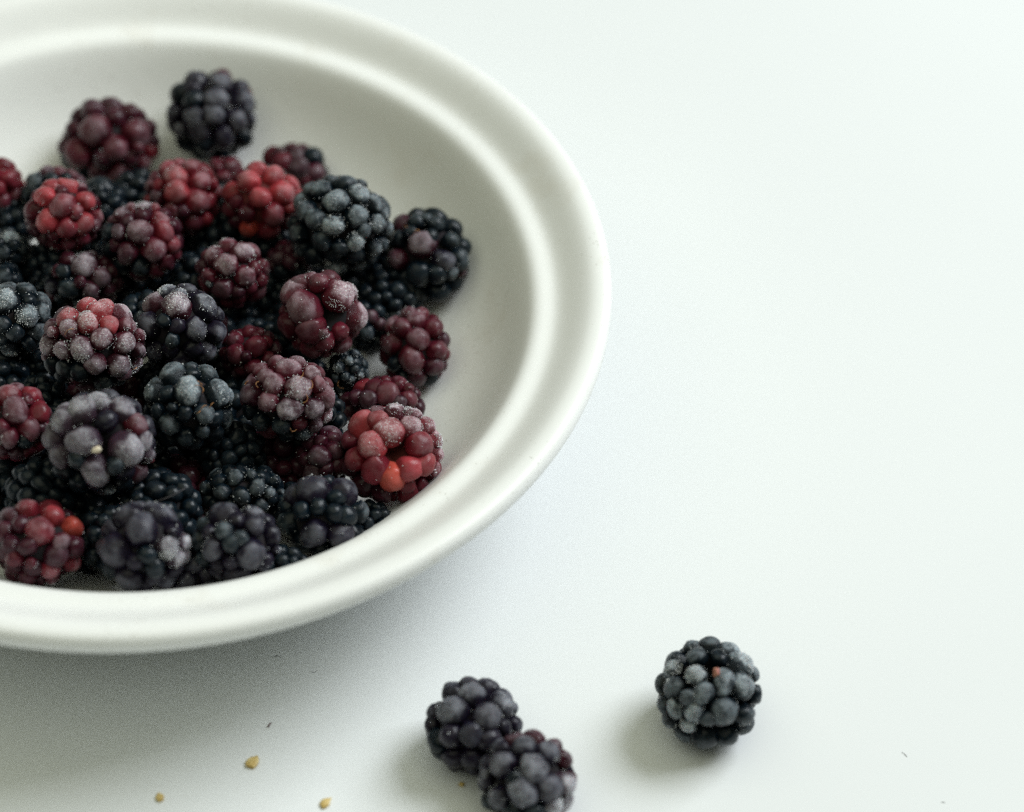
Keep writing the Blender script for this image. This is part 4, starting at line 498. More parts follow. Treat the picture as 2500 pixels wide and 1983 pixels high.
 '170 472 -205 169 k0,63 341 398 173 k1,147 -141 486 185 k0,-202 371 -321 183 k1,441 -327 121 154 k1,113 154 -500 174 k0,-73 -443 -259 183 k0,264 -136 -466 153 k0,-274 399 221 174 k1,432 28 321 180 k0,-348 -432 -28 157 k0,271 -361 -291 167 k0,-329 -93 -422 170 k0,-172 134 489 169 k1,457 322 -41 159 k0,-489 180 160 173 k0,-328 -257 371 156 k1,490 -196 -160 166 k0,-534 -68 -144 167 k0,140 489 145 176 k0,71 -485 207 178 k1,400 166 -343 165 k0,-41 -191 -491 174 k1,-458 282 -166 156 k0,-500 -228 111 162 k1,567 26 62 154 k0,227 -499 -41 156 k0,379 298 312 135 k0,221 136 503 139 k1,-209 -479 244 133 k1,-259 488 -56 153 k0,-473 -33 338 133 k0,264 -379 351 131 k0,-443 -296 -239 129 k0,-123 -227 511 135 k0,-163 172 -511 146 k1,-138 -558 25 129 k1,-440 126 -361 134 k1,557 49 -188 131 k0,468 -76 -362 116 k0,-279 -347 -380 118 k1,-22 -396 437 118 k0,415 -230 357 122 k0'),
('dark buried berry between maroon berry with frosty crown and leaning pink and purple berry', (11.31, 15.85, 24.3), (7.82, 7.78, 7.63), None,
 '-560 -211 53 189 k1,-170 -548 79 204 k0,230 500 -250 175 k1,-92 -442 400 174 k0,315 484 182 183 k0,-446 370 136 195 k1,-135 538 197 199 k1,-139 69 -584 177 k0,444 115 -360 204 k0,281 -512 28 201 k0,-42 -559 -243 176 k1,-399 -256 -367 191 k0,-190 5 554 199 k0,331 242 438 189 k0,123 278 -490 203 k1,240 -343 -454 171 k1,-234 536 -120 185 k1,-1 347 485 192 k0,-502 302 -178 174 k0,518 -238 -189 191 k1,583 163 1 186 k1,389 -227 406 176 k0,88 -244 543 176 k0,213 -26 -569 175 k1,-525 -41 317 173 k1,-215 374 -409 184 k0,-89 -294 -531 173 k1,573 -158 129 181 k0,-365 -327 363 172 k1,-407 112 -440 174 k0,112 98 604 161 k0,219 -464 338 163 k0,-625 116 55 151 k1,102 628 40 143 k0,-424 -474 -61 146 k0,-349 262 447 162 k1,-600 -38 -209 153 k1,454 442 -80 145 k1,528 28 364 145 k1,-36 556 -308 138 k0,546 248 277 128 k0,241 -533 -293 131 k0'),
('dark buried blackberry between the small deep red berry and the maroon berry with frosty crown', (26.24, -1.65, 20.62), (7.4, 7.41, 7.2), None,
 '550 130 116 172 k0,137 524 -157 174 k1,-349 399 197 184 k0,136 -164 536 159 k0,294 -189 -471 161 k0,74 -462 -343 169 k0,-58 -530 145 186 k0,-337 -397 218 175 k0,23 530 252 161 k1,-296 -123 -461 185 k0,-236 100 491 193 k1,-436 237 -268 179 k0,398 -388 -154 171 k0,-569 17 55 177 k1,503 -95 -278 165 k1,-64 362 -426 170 k0,423 -296 256 166 k1,227 335 -401 165 k0,336 428 144 185 k1,280 243 434 178 k0,-307 -415 -261 171 k1,-248 513 -109 160 k0,-24 10 -577 163 k1,-134 -270 455 190 k0,-513 -246 -138 163 k1,551 -184 -6 167 k1,-418 -127 357 179 k0,473 212 -260 163 k1,448 -43 374 159 k1,250 -498 123 169 k0,234 101 -529 151 k1,13 236 553 145 k1,107 -420 390 149 k0,-185 389 430 140 k1,-479 155 309 157 k0,-303 159 -492 138 k1,110 -581 -91 145 k0,-566 17 -227 135 k0,-72 -250 -561 127 k1,-543 289 33 130 k0,-149 -581 -148 126 k1'),
('dark buried blackberry between the icy topped berry and the leaning pink and purple berry', (1.61, -2.1, 27.03), (8.12, 8.02, 7.8), None,
 '-261 212 -505 195 k0,520 358 92 178 k1,-395 172 457 185 k0,-30 585 -158 193 k0,-98 -351 500 176 k1,409 -432 192 182 k0,-638 -82 -4 177 k0,-76 -584 -127 207 k0,447 296 -331 177 k1,223 -324 -487 187 k0,-27 237 582 180 k1,335 -3 -538 173 k0,-537 306 153 180 k1,512 -143 347 177 k1,-408 -452 -60 202 k1,-495 -181 -356 180 k1,261 391 401 197 k1,-172 -199 -570 182 k0,-457 -298 307 182 k1,626 -96 -114 175 k0,226 -14 586 176 k1,92 579 169 200 k0,-549 182 -241 188 k0,263 -560 -59 187 k0,63 434 -428 182 k1,56 150 -600 178 k0,-11 -554 255 187 k0,-259 517 169 210 k1,335 529 -86 174 k1,-336 446 -270 183 k1,223 -322 501 161 k0,509 148 401 150 k0,-165 -483 -413 155 k1,477 -416 -184 154 k1,-338 -118 547 148 k1,-577 -10 279 175 k1,-67 -103 649 137 k1,545 -91 -371 149 k1,677 83 72 132 k1,623 -225 119 142 k1,-277 -505 317 139 k1,-100 535 403 132 k1'),
('dark buried blackberry between the orange haired grey black berry and the icy topped berry', (9.16, -17.16, 23.22), (8.03, 8.26, 8.03), None,
 '317 -180 -507 203 k1,-165 621 66 180 k0,71 574 -216 203 k1,-570 96 229 198 k0,459 -424 64 192 k1,30 -615 -21 211 k1,56 -9 617 205 k1,-331 217 486 202 k0,471 249 -323 194 k1,65 331 -537 182 k0,77 330 545 190 k1,-556 132 -266 186 k0,-232 -554 -234 184 k1,245 543 189 203 k0,-327 -61 -541 188 k1,528 79 332 191 k1,-433 442 -133 186 k1,330 -188 484 203 k0,-568 -214 -42 210 k1,525 357 -1 183 k0,-107 -520 302 207 k0,11 -432 -479 188 k0,-420 -289 362 191 k1,628 -17 -58 185 k0,-290 397 -407 177 k1,7 -54 -627 197 k1,313 -475 -263 204 k0,562 -70 -354 150 k0,-208 -281 564 151 k1,-465 -390 -272 156 k1,-254 504 376 152 k0,214 -527 330 157 k1,56 -358 529 174 k0,608 -168 185 156 k0,308 131 -559 167 k0,380 344 425 159 k1,-478 409 230 154 k0,563 -296 -209 150 k1,-384 -513 59 176 k1,-314 -75 604 133 k1,284 457 -389 150 k0,-543 -153 -341 158 k1,357 549 -188 133 k0,-192 174 -615 149 k1,288 164 600 138 k0'),
('dark buried blackberry between the dimpled blue black berry and the many beaded shiny black berry', (41.62, -50.21, 21.09), (6.95, 6.58, 6.77), None,
 '347 401 -18 158 k0,336 -393 116 159 k0,-2 489 -180 162 k0,22 -297 428 165 k1,-381 -192 -320 155 k0,-473 161 -210 154 k1,92 401 315 155 k0,-323 77 -420 153 k1,492 133 117 176 k1,283 41 -448 153 k1,-238 379 266 155 k0,-113 123 483 166 k1,15 -121 -486 176 k1,82 -425 -245 177 k1,-317 -366 184 173 k0,-410 340 14 157 k1,22 233 -473 157 k1,512 -54 -159 157 k1,-513 -187 64 148 k1,-252 -426 -137 169 k0,-459 126 250 153 k1,-356 -125 387 149 k0,204 172 457 149 k0,330 276 -283 179 k0,344 -247 -294 167 k1,358 -107 356 177 k0,-251 384 -265 159 k0,10 -498 95 176 k1,115 -81 535 128 k1,-561 52 36 134 k0,504 -220 138 128 k0,37 532 126 125 k1,349 299 293 139 k1,233 -385 334 126 k0,-164 522 26 129 k0,355 -430 -106 112 k0,-539 -137 -149 120 k1,529 177 -163 115 k0,-158 -309 -420 128 k0,-180 -149 515 116 k0,-93 -467 316 112 k1'),
('dark buried blackberry between the red and orange corner berry and the grey lilac berry', (-3.23, -58.64, 19.5), (8.91, 9.17, 9.15), None,
 '323 612 12 230 k1,552 -453 70 197 k1,558 45 448 196 k0,-108 86 -690 223 k0,71 -334 622 217 k0,391 -215 -540 222 k0,50 -513 -508 204 k0,-323 563 -219 239 k1,-339 -631 -56 203 k0,435 415 -341 228 k1,208 -652 -135 229 k0,339 -469 376 233 k0,-466 -310 432 210 k0,-121 -642 294 209 k0,-650 59 -256 208 k0,-15 529 -495 201 k1,-202 181 649 223 k0,196 486 496 204 k1,637 -148 -180 234 k0,-515 -326 -361 206 k1,-454 262 -492 198 k1,-491 410 235 239 k1,639 233 134 216 k0,-644 -206 122 223 k0,176 70 675 225 k0,-10 666 262 212 k1,278 152 -645 205 k1,-237 499 486 189 k1,-553 147 465 177 k1,-717 119 94 173 k0,680 -142 208 182 k1,-202 -251 -661 189 k1,46 706 -215 186 k0,-526 -505 207 155 k1,-462 -78 -589 163 k1,-266 -163 683 171 k1,-160 -668 -353 151 k1,-645 361 -63 167 k1,684 247 -194 153 k0,341 -520 -445 157 k1,-602 -457 -52 152 k1,470 365 463 161 k1,502 -519 -219 163 k1,583 158 -462 151 k0'),
('dark buried berry between many beaded shiny black berry and blue black near rim berry', (12.94, -45.68, 17.5), (9.83, 9.16, 9.33), None,
 '-414 574 204 212 p0,-706 -80 232 234 p1,331 -535 -309 245 p0,-129 -119 683 242 p1,717 64 -158 248 p0,351 72 618 241 p0,-15 599 380 227 p0,-707 300 5 209 p1,648 -356 193 210 p1,-119 -339 -622 221 p1,-214 -482 476 243 p0,-506 -182 -520 214 p0,-674 127 -332 217 p0,26 -700 -38 241 p0,368 516 -375 222 p1,627 385 98 233 p0,332 668 -3 205 p1,457 -195 -537 222 p0,-394 539 -282 233 p1,-187 312 -603 249 p0,239 229 -649 221 p0,-449 -550 -129 239 p0,-419 229 564 210 p1,300 -556 359 228 p1,668 24 325 237 p0,385 458 435 211 p1,-45 734 -56 204 p1,-709 -242 -184 210 p0,103 373 631 196 p1,-562 -399 346 196 p1,382 -281 615 178 p1,-35 640 -407 186 p0,563 170 -506 188 p0,655 -327 -245 195 p1,0 -34 -747 191 p1,-524 -123 564 179 p1,476 -627 36 164 p1,-650 305 358 160 p0,653 379 -293 161 p0,82 -465 631 156 p0,-141 -615 -418 179 p0,-190 -725 236 159 p1,-351 27 -707 160 p1'),
('dark blackberry buried in shadow between the dark wine berry and the wine red berry', (41.76, -27.66, 26.05), (7.9, 7.56, 7.43), None,
 '150 -361 433 177 k0,444 -18 -414 170 k1,-239 526 135 176 k0,-392 -338 -314 176 k1,572 188 -136 171 k0,80 -454 -364 181 k1,230 161 502 198 k1,-164 -318 446 190 k1,224 545 -30 178 k1,351 -465 -2 191 k1,-507 47 -322 183 k0,80 -49 -574 183 k0,-380 46 441 192 k0,528 208 240 173 k0,131 422 -371 183 k0,-454 343 -163 187 k1,-240 96 -521 186 k1,-611 84 73 172 k1,-504 -349 -8 172 k1,-203 -537 -155 176 k1,64 -560 175 170 k1,530 -218 -182 186 k0,584 -106 164 175 k0,-126 537 -205 172 k0,-200 342 448 172 k1,124 480 290 197 k0,-467 293 259 172 k0,-9 -59 577 182 k0,398 -156 424 172 k0,-245 -490 169 195 k1,-291 359 -399 154 k0,404 375 -273 157 k0,332 -259 -468 142 k0,-240 -190 -533 155 k0,-434 -262 368 146 k0,473 416 0 151 k1,-596 -164 183 143 k1,-617 -181 -158 128 k0,249 202 -539 134 k1,58 -619 -70 136 k1,4 247 -571 134 k0,374 -451 -271 127 k0,394 434 267 133 k1'),
('dark buried blackberry between the maroon berry with frosty crown and the ring shaped berry', (24.32, 16.46, 18.67), (7.07, 7.27, 7.04), None,
 '187 -104 511 166 k1,107 -538 -31 177 k1,-172 473 -249 156 k0,-89 267 -459 180 k1,-147 -102 518 174 k1,-193 -499 -123 179 k0,200 -405 314 166 k0,496 208 -120 166 k0,245 151 -457 180 k0,118 530 43 182 k1,-420 308 173 177 k0,-388 -185 340 170 k0,-559 10 -31 158 k0,473 138 264 162 k0,-390 -4 -396 164 k1,235 342 380 167 k0,-74 -37 -549 170 k1,460 -52 -284 179 k1,-255 268 425 167 k0,-185 -305 -433 169 k0,-153 -435 269 185 k1,183 -336 -397 181 k1,-189 519 68 170 k0,436 -328 -135 162 k1,-413 306 -199 167 k1,-440 -299 -50 188 k1,540 -93 104 159 k1,-66 464 340 154 k1,268 421 -242 163 k1,17 161 537 168 k0,378 400 123 160 k0,-539 -10 217 137 k0,25 -522 -291 133 k1,418 -191 357 133 k0,348 -456 86 140 k0,-447 -238 -304 131 k0,-449 76 395 118 k0,312 -92 -511 117 k0,279 115 524 117 k0'),
('dark buried blackberry between the small deep red berry and the orange haired grey black berry', (23.95, -19.02, 17.9), (8.52, 8.24, 8.02), None,
 '452 -285 -383 187 k1,-25 -204 576 211 k1,162 589 193 194 k0,-108 445 434 207 k0,-526 -331 140 210 k1,554 340 99 194 k0,394 -506 -98 191 k0,144 -84 -597 211 k1,623 42 252 181 k1,-137 -541 -302 202 k1,-404 295 -407 189 k1,177 194 578 201 k1,-405 -63 492 196 k0,423 -304 389 184 k0,-634 101 -174 189 k0,257 -545 220 185 k1,469 182 -413 188 k1,-578 314 82 187 k1,-265 -570 61 201 k0,-104 484 -347 218 k1,-414 -185 -438 215 k1,-168 -467 391 189 k1,283 524 -173 211 k0,608 -270 58 183 k0,11 257 -586 179 k1,-220 595 155 180 k1,-440 285 388 192 k0,645 39 -120 199 k0,177 -436 -451 184 k0,415 348 390 177 k1,-408 507 -179 157 k1,-159 138 620 176 k0,-142 -258 -609 156 k1,-647 36 250 158 k0,340 -59 581 156 k1,-241 69 -620 158 k0,-600 -275 -176 170 k1,-28 656 -75 163 k0,72 -642 -68 179 k0,242 400 -476 153 k0,2 -638 224 142 k1,580 351 -184 141 k1,-425 -469 -271 155 k1'),
('dark buried berry between berry with one greyish purple drupelet and leaning pink and purple berry', (-10.19, 22.38, 17.5), (9.19, 9.35, 9.58), None,
 '180 641 -366 203 k0,40 27 -713 245 k1,672 -120 -137 243 k1,28 626 356 230 k1,125 301 629 243 k1,-427 432 -403 228 k0,318 -643 46 237 k0,466 -154 -507 242 k1,644 -77 285 233 k1,-696 -158 -9 223 k1,-459 -524 -167 229 k0,-90 -630 357 236 k1,-157 685 -150 242 k0,473 310 -444 235 k1,269 -233 619 247 k1,-50 -687 -182 242 k1,-496 -51 539 215 k1,407 515 306 221 k0,-382 -37 -633 210 k1,536 472 -66 229 k1,-610 369 157 211 k0,-345 440 450 230 k1,-147 -183 688 235 k1,49 -401 -602 225 k1,355 -534 -346 218 k1,-453 -448 398 203 k0,-675 241 -170 203 k1,-74 411 -618 220 k0,481 162 565 184 k1,-579 -210 -399 205 k0,-312 686 172 175 k0,-304 -417 -567 177 k1,561 -466 236 180 k1,238 735 49 177 k0,711 238 111 175 k0,-352 -705 72 160 k0,-736 56 228 161 k1,-667 -244 314 164 k1,-590 146 -490 162 k0,-319 209 692 157 k0,-483 614 -119 158 k1,267 -574 492 158 k0,-613 -458 135 164 k1,629 -454 -94 157 k0'),
('dark buried blackberry between the rose red berry and the maroon berry with frosty crown', (1.86, 41.95, 17.0), (9.09, 9.43, 9.06), None,
 '223 -663 -86 236 k0,24 427 -552 224 k0,75 -459 -564 219 k0,-71 -38 689 242 k0,612 317 100 233 k0,-547 -214 378 227 k0,-502 -501 -110 215 k0,151 704 129 209 k1,513 -181 431 231 k0,-242 -667 111 212 k0,-498 432 255 232 k0,-123 371 619 217 k0,149 36 -677 241 k0,169 -370 549 241 k1,561 39 -440 215 k0,645 -225 -98 240 k1,-613 81 -362 208 k1,347 540 -271 229 k0,-414 -183 -568 209 k0,-430 403 -402 209 k1,418 242 524 225 k0,-708 -14 45 215 k1,315 -590 274 203 k0,-292 671 9 204 k1,-254 -505 442 204 k1,-149 -639 -325 215 k1,-275 168 -642 208 k1,8 629 459 169 k1,-659 356 -75 171 k1,440 -446 -416 190 k0,-450 200 586 171 k0,-173 657 -326 169 k0,373 305 -576 171 k1,-643 130 373 175 k1,287 -68 695 173 k1,378 571 335 177 k0,-687 -324 77 157 k0,534 -532 16 175 k1,-266 639 386 153 k1,743 -23 195 152 k1,328 -277 -647 165 k1,139 228 733 160 k0,608 336 -288 168 k0,-331 -485 -524 154 k0,-159 -214 -734 158 k1,744 122 -142 153 k1,-675 -239 -292 151 k1,34 -689 331 157 k1'),
('dark buried blackberry between the orange haired grey black berry and the grey lilac berry', (5.2, -42.49, 26.39), (7.09, 6.87, 7.13), None,
 '473 194 -156 185 k0,-367 332 215 168 k1,19 407 -355 181 k0,-543 -25 -84 168 k1,-177 -513 -111 153 k1,-11 328 401 184 k0,-76 12 -544 162 k0,-424 -247 226 180 k0,-60 -444 312 174 k0,412 -339 81 176 k0,112 -534 -44 160 k0,-128 -100 524 166 k1,-391 376 -148 154 k0,-334 -340 -259 165 k1,453 111 260 182 k0,218 -312 401 167 k0,450 -221 -205 170 k0,270 -97 -454 172 k1,121 -359 -393 154 k1,264 450 -113 183 k1,-55 531 47 172 k1,-411 25 355 170 k0,241 441 198 166 k0,-348 177 -378 176 k1,173 10 531 152 k0,214 180 -485 157 k0,-308 -83 -471 141 k1,271 221 438 145 k0,-162 -289 -466 129 k1,-525 222 36 142 k1,-379 -420 14 148 k0,562 -93 106 137 k1,-177 148 521 134 k1,415 -142 374 140 k1,326 -449 -138 133 k1,-61 -475 -321 121 k1,-126 555 -181 116 k0,163 -524 234 118 k1,453 372 63 122 k0,-320 494 35 117 k1,-480 -63 -336 124 k1,450 48 -384 119 k1,-145 271 -504 127 k1,-87 -577 88 120 k0'),
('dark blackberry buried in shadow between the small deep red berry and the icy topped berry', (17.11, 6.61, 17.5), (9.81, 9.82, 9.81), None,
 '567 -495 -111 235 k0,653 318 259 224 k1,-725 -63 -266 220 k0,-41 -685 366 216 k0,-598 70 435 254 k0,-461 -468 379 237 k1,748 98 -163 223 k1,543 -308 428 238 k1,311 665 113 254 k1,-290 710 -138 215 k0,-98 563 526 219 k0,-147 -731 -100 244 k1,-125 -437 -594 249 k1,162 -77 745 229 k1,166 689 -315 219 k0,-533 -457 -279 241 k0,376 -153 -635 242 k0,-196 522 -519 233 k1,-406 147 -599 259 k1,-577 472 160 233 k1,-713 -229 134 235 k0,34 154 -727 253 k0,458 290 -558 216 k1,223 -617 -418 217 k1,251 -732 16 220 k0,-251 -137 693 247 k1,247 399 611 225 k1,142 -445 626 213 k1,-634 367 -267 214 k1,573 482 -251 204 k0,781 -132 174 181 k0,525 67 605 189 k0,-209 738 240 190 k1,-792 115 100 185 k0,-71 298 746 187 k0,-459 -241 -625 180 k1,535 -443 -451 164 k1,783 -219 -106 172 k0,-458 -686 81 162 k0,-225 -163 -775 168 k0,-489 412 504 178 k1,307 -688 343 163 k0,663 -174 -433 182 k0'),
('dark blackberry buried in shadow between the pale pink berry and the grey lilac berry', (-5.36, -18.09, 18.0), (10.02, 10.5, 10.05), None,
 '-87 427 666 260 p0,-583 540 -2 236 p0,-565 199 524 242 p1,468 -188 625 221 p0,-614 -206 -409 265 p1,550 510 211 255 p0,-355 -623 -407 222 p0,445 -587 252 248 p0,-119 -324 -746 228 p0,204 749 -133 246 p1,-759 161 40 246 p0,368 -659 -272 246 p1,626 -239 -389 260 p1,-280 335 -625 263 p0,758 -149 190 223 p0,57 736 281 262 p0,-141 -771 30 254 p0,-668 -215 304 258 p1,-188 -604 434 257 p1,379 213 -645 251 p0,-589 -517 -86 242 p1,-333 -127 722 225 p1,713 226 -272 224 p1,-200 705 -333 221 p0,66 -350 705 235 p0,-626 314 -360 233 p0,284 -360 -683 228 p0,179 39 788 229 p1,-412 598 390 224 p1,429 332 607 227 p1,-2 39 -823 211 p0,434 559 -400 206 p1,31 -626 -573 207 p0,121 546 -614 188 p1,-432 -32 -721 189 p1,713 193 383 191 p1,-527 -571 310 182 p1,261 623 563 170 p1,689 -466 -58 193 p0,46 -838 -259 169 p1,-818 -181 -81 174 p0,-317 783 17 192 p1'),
('dark blackberry buried in shadow between the small deep red berry and the ring shaped berry', (37.56, 1.41, 24.86), (7.53, 7.55, 7.72), None,
 '302 -480 -168 177 k1,79 -355 -479 165 k0,-87 406 -416 192 k0,-203 -553 -51 179 k1,-351 284 363 188 k1,-384 66 -419 200 k1,308 437 -251 184 k0,515 53 268 185 k0,545 -34 -249 166 k1,90 83 566 193 k1,-168 546 44 200 k0,364 -384 226 199 k1,240 224 -510 169 k0,-536 -105 173 195 k0,57 -299 514 182 k1,309 -137 -487 176 k0,-191 -425 384 175 k0,192 481 241 197 k0,-465 -378 8 168 k0,-93 -82 -581 178 k1,-447 324 -212 179 k1,440 393 42 176 k0,-302 21 523 166 k0,-575 -5 -141 173 k0,-224 -382 -394 173 k0,79 -551 252 166 k1,579 -152 29 166 k0,-537 250 88 167 k0,319 -136 506 159 k1,-20 406 451 158 k0,183 598 -61 143 k0,-170 191 -579 142 k0,582 127 -18 169 k1,-425 -217 410 141 k0,109 -617 -15 144 k1,312 299 443 145 k1,-467 -263 -302 149 k1,47 -569 -248 143 k0,430 -317 -335 133 k0,-227 508 308 127 k0,-434 -393 269 125 k1,-159 232 566 133 k1,-264 533 -226 137 k1,-31 607 -227 126 k1,-196 -224 565 136 k0,475 229 -332 147 k0,511 -376 -41 129 k0'),
('dark buried blackberry between the left edge teal black berry and the crimson left edge berry', (-20.24, -10.9, 24.97), (6.89, 7.01, 6.98), None,
 '-236 240 -439 152 k1,354 -288 287 165 k1,-172 512 74 163 k1,155 -515 -85 164 k1,145 76 512 171 k1,-247 -464 -66 177 k0,412 142 -307 171 k1,475 114 187 179 k1,-531 59 74 162 k1,126 527 80 160 k0,59 308 -430 176 k1,-133 -422 303 171 k0,248 -230 -434 157 k0,-415 -264 196 174 k1,-458 -235 -137 170 k1,-401 260 280 150 k1,-258 -160 -437 175 k0,-81 382 363 177 k0,-141 472 -222 167 k1,-91 -122 527 159 k1,503 -150 -129 161 k1,-398 331 -137 169 k1,226 373 326 163 k1,-64 -420 -314 182 k0,385 375 65 162 k1,293 401 -223 161 k0,402 -372 17 156 k1,-345 -98 417 154 k1,7 -89 -540 162 k1,-207 143 489 158 k1,-465 22 -291 152 k1,139 -467 259 155 k1,346 -404 -221 128 k1,-63 -561 100 133 k1,241 28 -511 140 k0,366 -52 415 147 k0,53 -367 452 120 k0,527 -142 154 131 k0,84 544 -210 116 k1,202 -189 511 123 k1,539 131 -74 139 k1,-501 291 81 115 k0'),
('dark buried blackberry between the small deep red berry and the golden haired maroon berry', (14.8, -9.49, 16.5), (9.41, 9.24, 8.85), None,
 '1 676 244 212 k1,651 -332 -6 211 k1,454 -135 520 224 k0,-245 -646 5 234 k0,-174 261 -614 222 k1,-632 -165 253 240 k1,205 -172 -634 241 k0,-281 223 594 239 k0,-514 221 -431 223 k1,580 392 110 234 k0,-214 -496 -461 227 k1,651 47 -341 203 k1,-102 -173 677 206 k0,-466 530 40 226 k0,214 398 545 229 k1,-539 -251 -386 235 k1,325 -637 -85 209 k1,-266 -159 -656 203 k0,4 562 -365 239 k1,248 -460 476 202 k0,-59 -621 331 200 k1,389 447 -393 206 k0,-717 144 -123 203 k0,365 -465 -415 215 k0,-595 287 336 202 k1,272 643 -23 226 k1,199 216 -637 211 k1,-374 -391 469 198 k0,702 -37 221 209 k0,227 77 711 172 k1,-376 565 -286 178 k0,-369 527 413 170 k1,-480 -108 564 176 k1,46 -700 -250 184 k0,545 -424 302 171 k1,-721 -248 -90 177 k1,595 214 421 182 k0,-589 -466 73 179 k1,374 605 327 151 k0,371 -620 231 156 k1,-69 738 -65 171 k0,518 -97 -570 154 k0'),
('dark buried blackberry between the left edge teal black berry and the pale pink berry', (-34.05, -16.11, 25.68), (6.67, 6.45, 6.58), None,
 '-349 348 -69 171 k0,197 338 327 150 k0,-474 -184 -71 159 k1,-26 502 4 159 k1,460 -182 159 153 k0,390 -155 -305 146 k1,-38 66 -492 166 k0,-197 -440 -147 158 k0,-274 183 373 165 k1,-245 -193 -413 145 k0,197 403 -265 146 k0,4 -337 -363 162 k1,419 194 -219 161 k0,330 -369 -88 162 k0,-157 360 -305 171 k0,43 -298 413 156 k0,-431 -45 249 171 k1,187 -26 464 164 k0,-510 78 -1 157 k0,29 -470 190 158 k0,-340 -324 237 143 k0,473 164 149 149 k0,2 169 486 144 k0,255 154 -431 142 k1,-207 425 206 143 k0,-102 -58 506 143 k1,-352 114 -342 167 k0,246 438 31 161 k1,512 -48 -91 151 k1,62 -494 -134 143 k1,273 -410 206 133 k1,303 -244 370 131 k0,203 -148 -474 121 k0,366 154 365 125 k1,-401 351 154 108 k1,-305 -145 440 110 k0,269 -327 -342 113 k1,-389 -277 -270 115 k1,14 481 237 119 k1,-228 -474 114 126 k0,-390 -394 -48 109 k0,-487 -61 -264 112 k1,-64 359 381 127 k0'),
('dark buried berry between left edge teal black berry and berry with one greyish purple drupelet', (-26.14, -4.71, 17.0), (9.68, 9.7, 9.38), None,
 '-459 496 -269 240 k0,54 710 -238 210 k1,760 76 56 213 k0,-318 146 633 253 k1,117 376 621 245 k0,536 -471 -244 225 k1,-732 64 210 214 k0,504 -163 503 240 k1,-608 -317 -275 242 k1,262 -477 515 209 k0,408 421 -411 250 k1,286 655 284 208 k0,-603 -384 217 225 k0,89 -725 -21 240 k0,-133 478 -545 220 k0,8 -174 -710 243 k0,-115 -562 418 250 k0,-276 589 349 243 k0,67 -595 -432 243 k0,456 -32 -602 216 k1,592 369 318 213 k0,-479 -11 -577 223 k0,-33 -169 716 226 k0,-334 -669 51 220 k1,680 -329 115 211 k1,-692 164 -261 218 k0,-333 -617 -319 208 k1,-414 -269 543 232 k1,666 410 -114 181 k0,750 -147 -205 186 k1,-582 484 136 208 k1,489 -613 90 179 k0,-136 170 -743 186 k0,-353 -345 -625 180 k1,-225 736 -18 198 k1,308 -399 -613 184 k1,210 224 -707 189 k1,268 12 743 176 k1,319 732 -22 168 k1,451 273 609 169 k0,685 223 -342 173 k0,-789 -206 -9 160 k1,-594 288 443 183 k0,-432 332 -583 161 k0,-7 777 193 172 k0'),
('dark buried blackberry between the many beaded shiny black berry and the grey lilac berry', (13.12, -28.09, 17.0), (9.47, 9.79, 9.56), None,
 '-649 75 -322 238 k0,194 -577 -455 228 k0,657 -304 162 224 k0,-393 381 -505 224 k1,-231 242 679 227 k0,444 482 -303 248 k1,177 -65 -709 247 k1,-569 -244 358 253 k0,-330 566 394 219 k1,-271 -589 -414 214 k1,-146 -667 288 232 k1,-289 687 -34 231 k1,616 367 180 229 k0,-722 100 115 228 k1,121 693 199 254 k1,-102 -165 742 207 k1,319 6 653 249 k0,-130 -753 -116 208 k0,-481 -288 -511 217 k1,557 -380 -318 231 k1,86 648 -379 216 k1,165 -447 581 218 k0,332 -655 25 243 k1,703 4 -210 232 k0,182 482 572 215 k1,-585 -446 -95 228 k1,-245 -36 -707 229 k0,15 351 -650 233 k1,-479 -582 231 178 k0,571 196 -506 177 k1,-636 450 12 189 k1,-83 -404 -661 205 k1,742 13 256 176 k1,512 -296 506 186 k1,-579 287 444 189 k1,-457 -30 640 184 k0,-255 -450 564 203 k0,398 -569 371 179 k1,531 248 561 158 k0,347 338 -628 173 k0,490 -211 -608 166 k1,290 743 -117 165 k1,-559 513 -267 160 k1'),
('dark buried blackberry between the icy topped berry and the maroon berry with frosty crown', (1.69, 21.9, 17.66), (6.82, 6.76, 6.91), None,
 '-145 -512 120 149 k1,-508 -56 -125 166 k1,-416 -256 245 148 k1,-162 93 -507 154 k0,330 -136 -384 166 k1,483 166 -126 167 k1,74 408 314 168 k0,528 -113 -45 149 k0,-304 392 -177 169 k1,338 -186 374 158 k1,90 419 -332 156 k1,223 114 -478 155 k0,370 -384 11 159 k0,-266 -120 442 165 k1,-94 -343 -403 149 k0,-232 396 265 158 k0,-140 -478 -154 169 k0,127 -394 347 158 k0,369 155 336 169 k0,155 -489 -132 160 k1,207 475 -22 175 k0,-77 223 482 152 k0,-469 235 135 149 k1,74 -159 -504 156 k0,-387 -217 -307 150 k1,151 -8 521 150 k0,-432 -322 -8 153 k0,-404 138 -318 162 k0,-481 -3 252 148 k0,173 -357 -368 146 k1,-314 133 446 126 k1,-49 536 -139 138 k1,467 277 131 131 k0,-167 -394 372 130 k0,507 -31 194 148 k1,320 350 -313 127 k0,-15 -254 500 136 k0,148 -518 126 141 k0,-126 371 -416 126 k1,291 432 218 122 k1,-353 435 59 125 k0,39 248 -517 120 k0,-152 547 80 114 k1,371 -373 238 115 k1,-206 -172 -509 112 k0,444 87 -354 116 k0,-498 244 -121 123 k1'),
('dark blackberry buried in shadow between the blue black near rim berry and the charcoal berry', (21.55, -60.51, 20.11), (6.33, 6.47, 6.61), None,
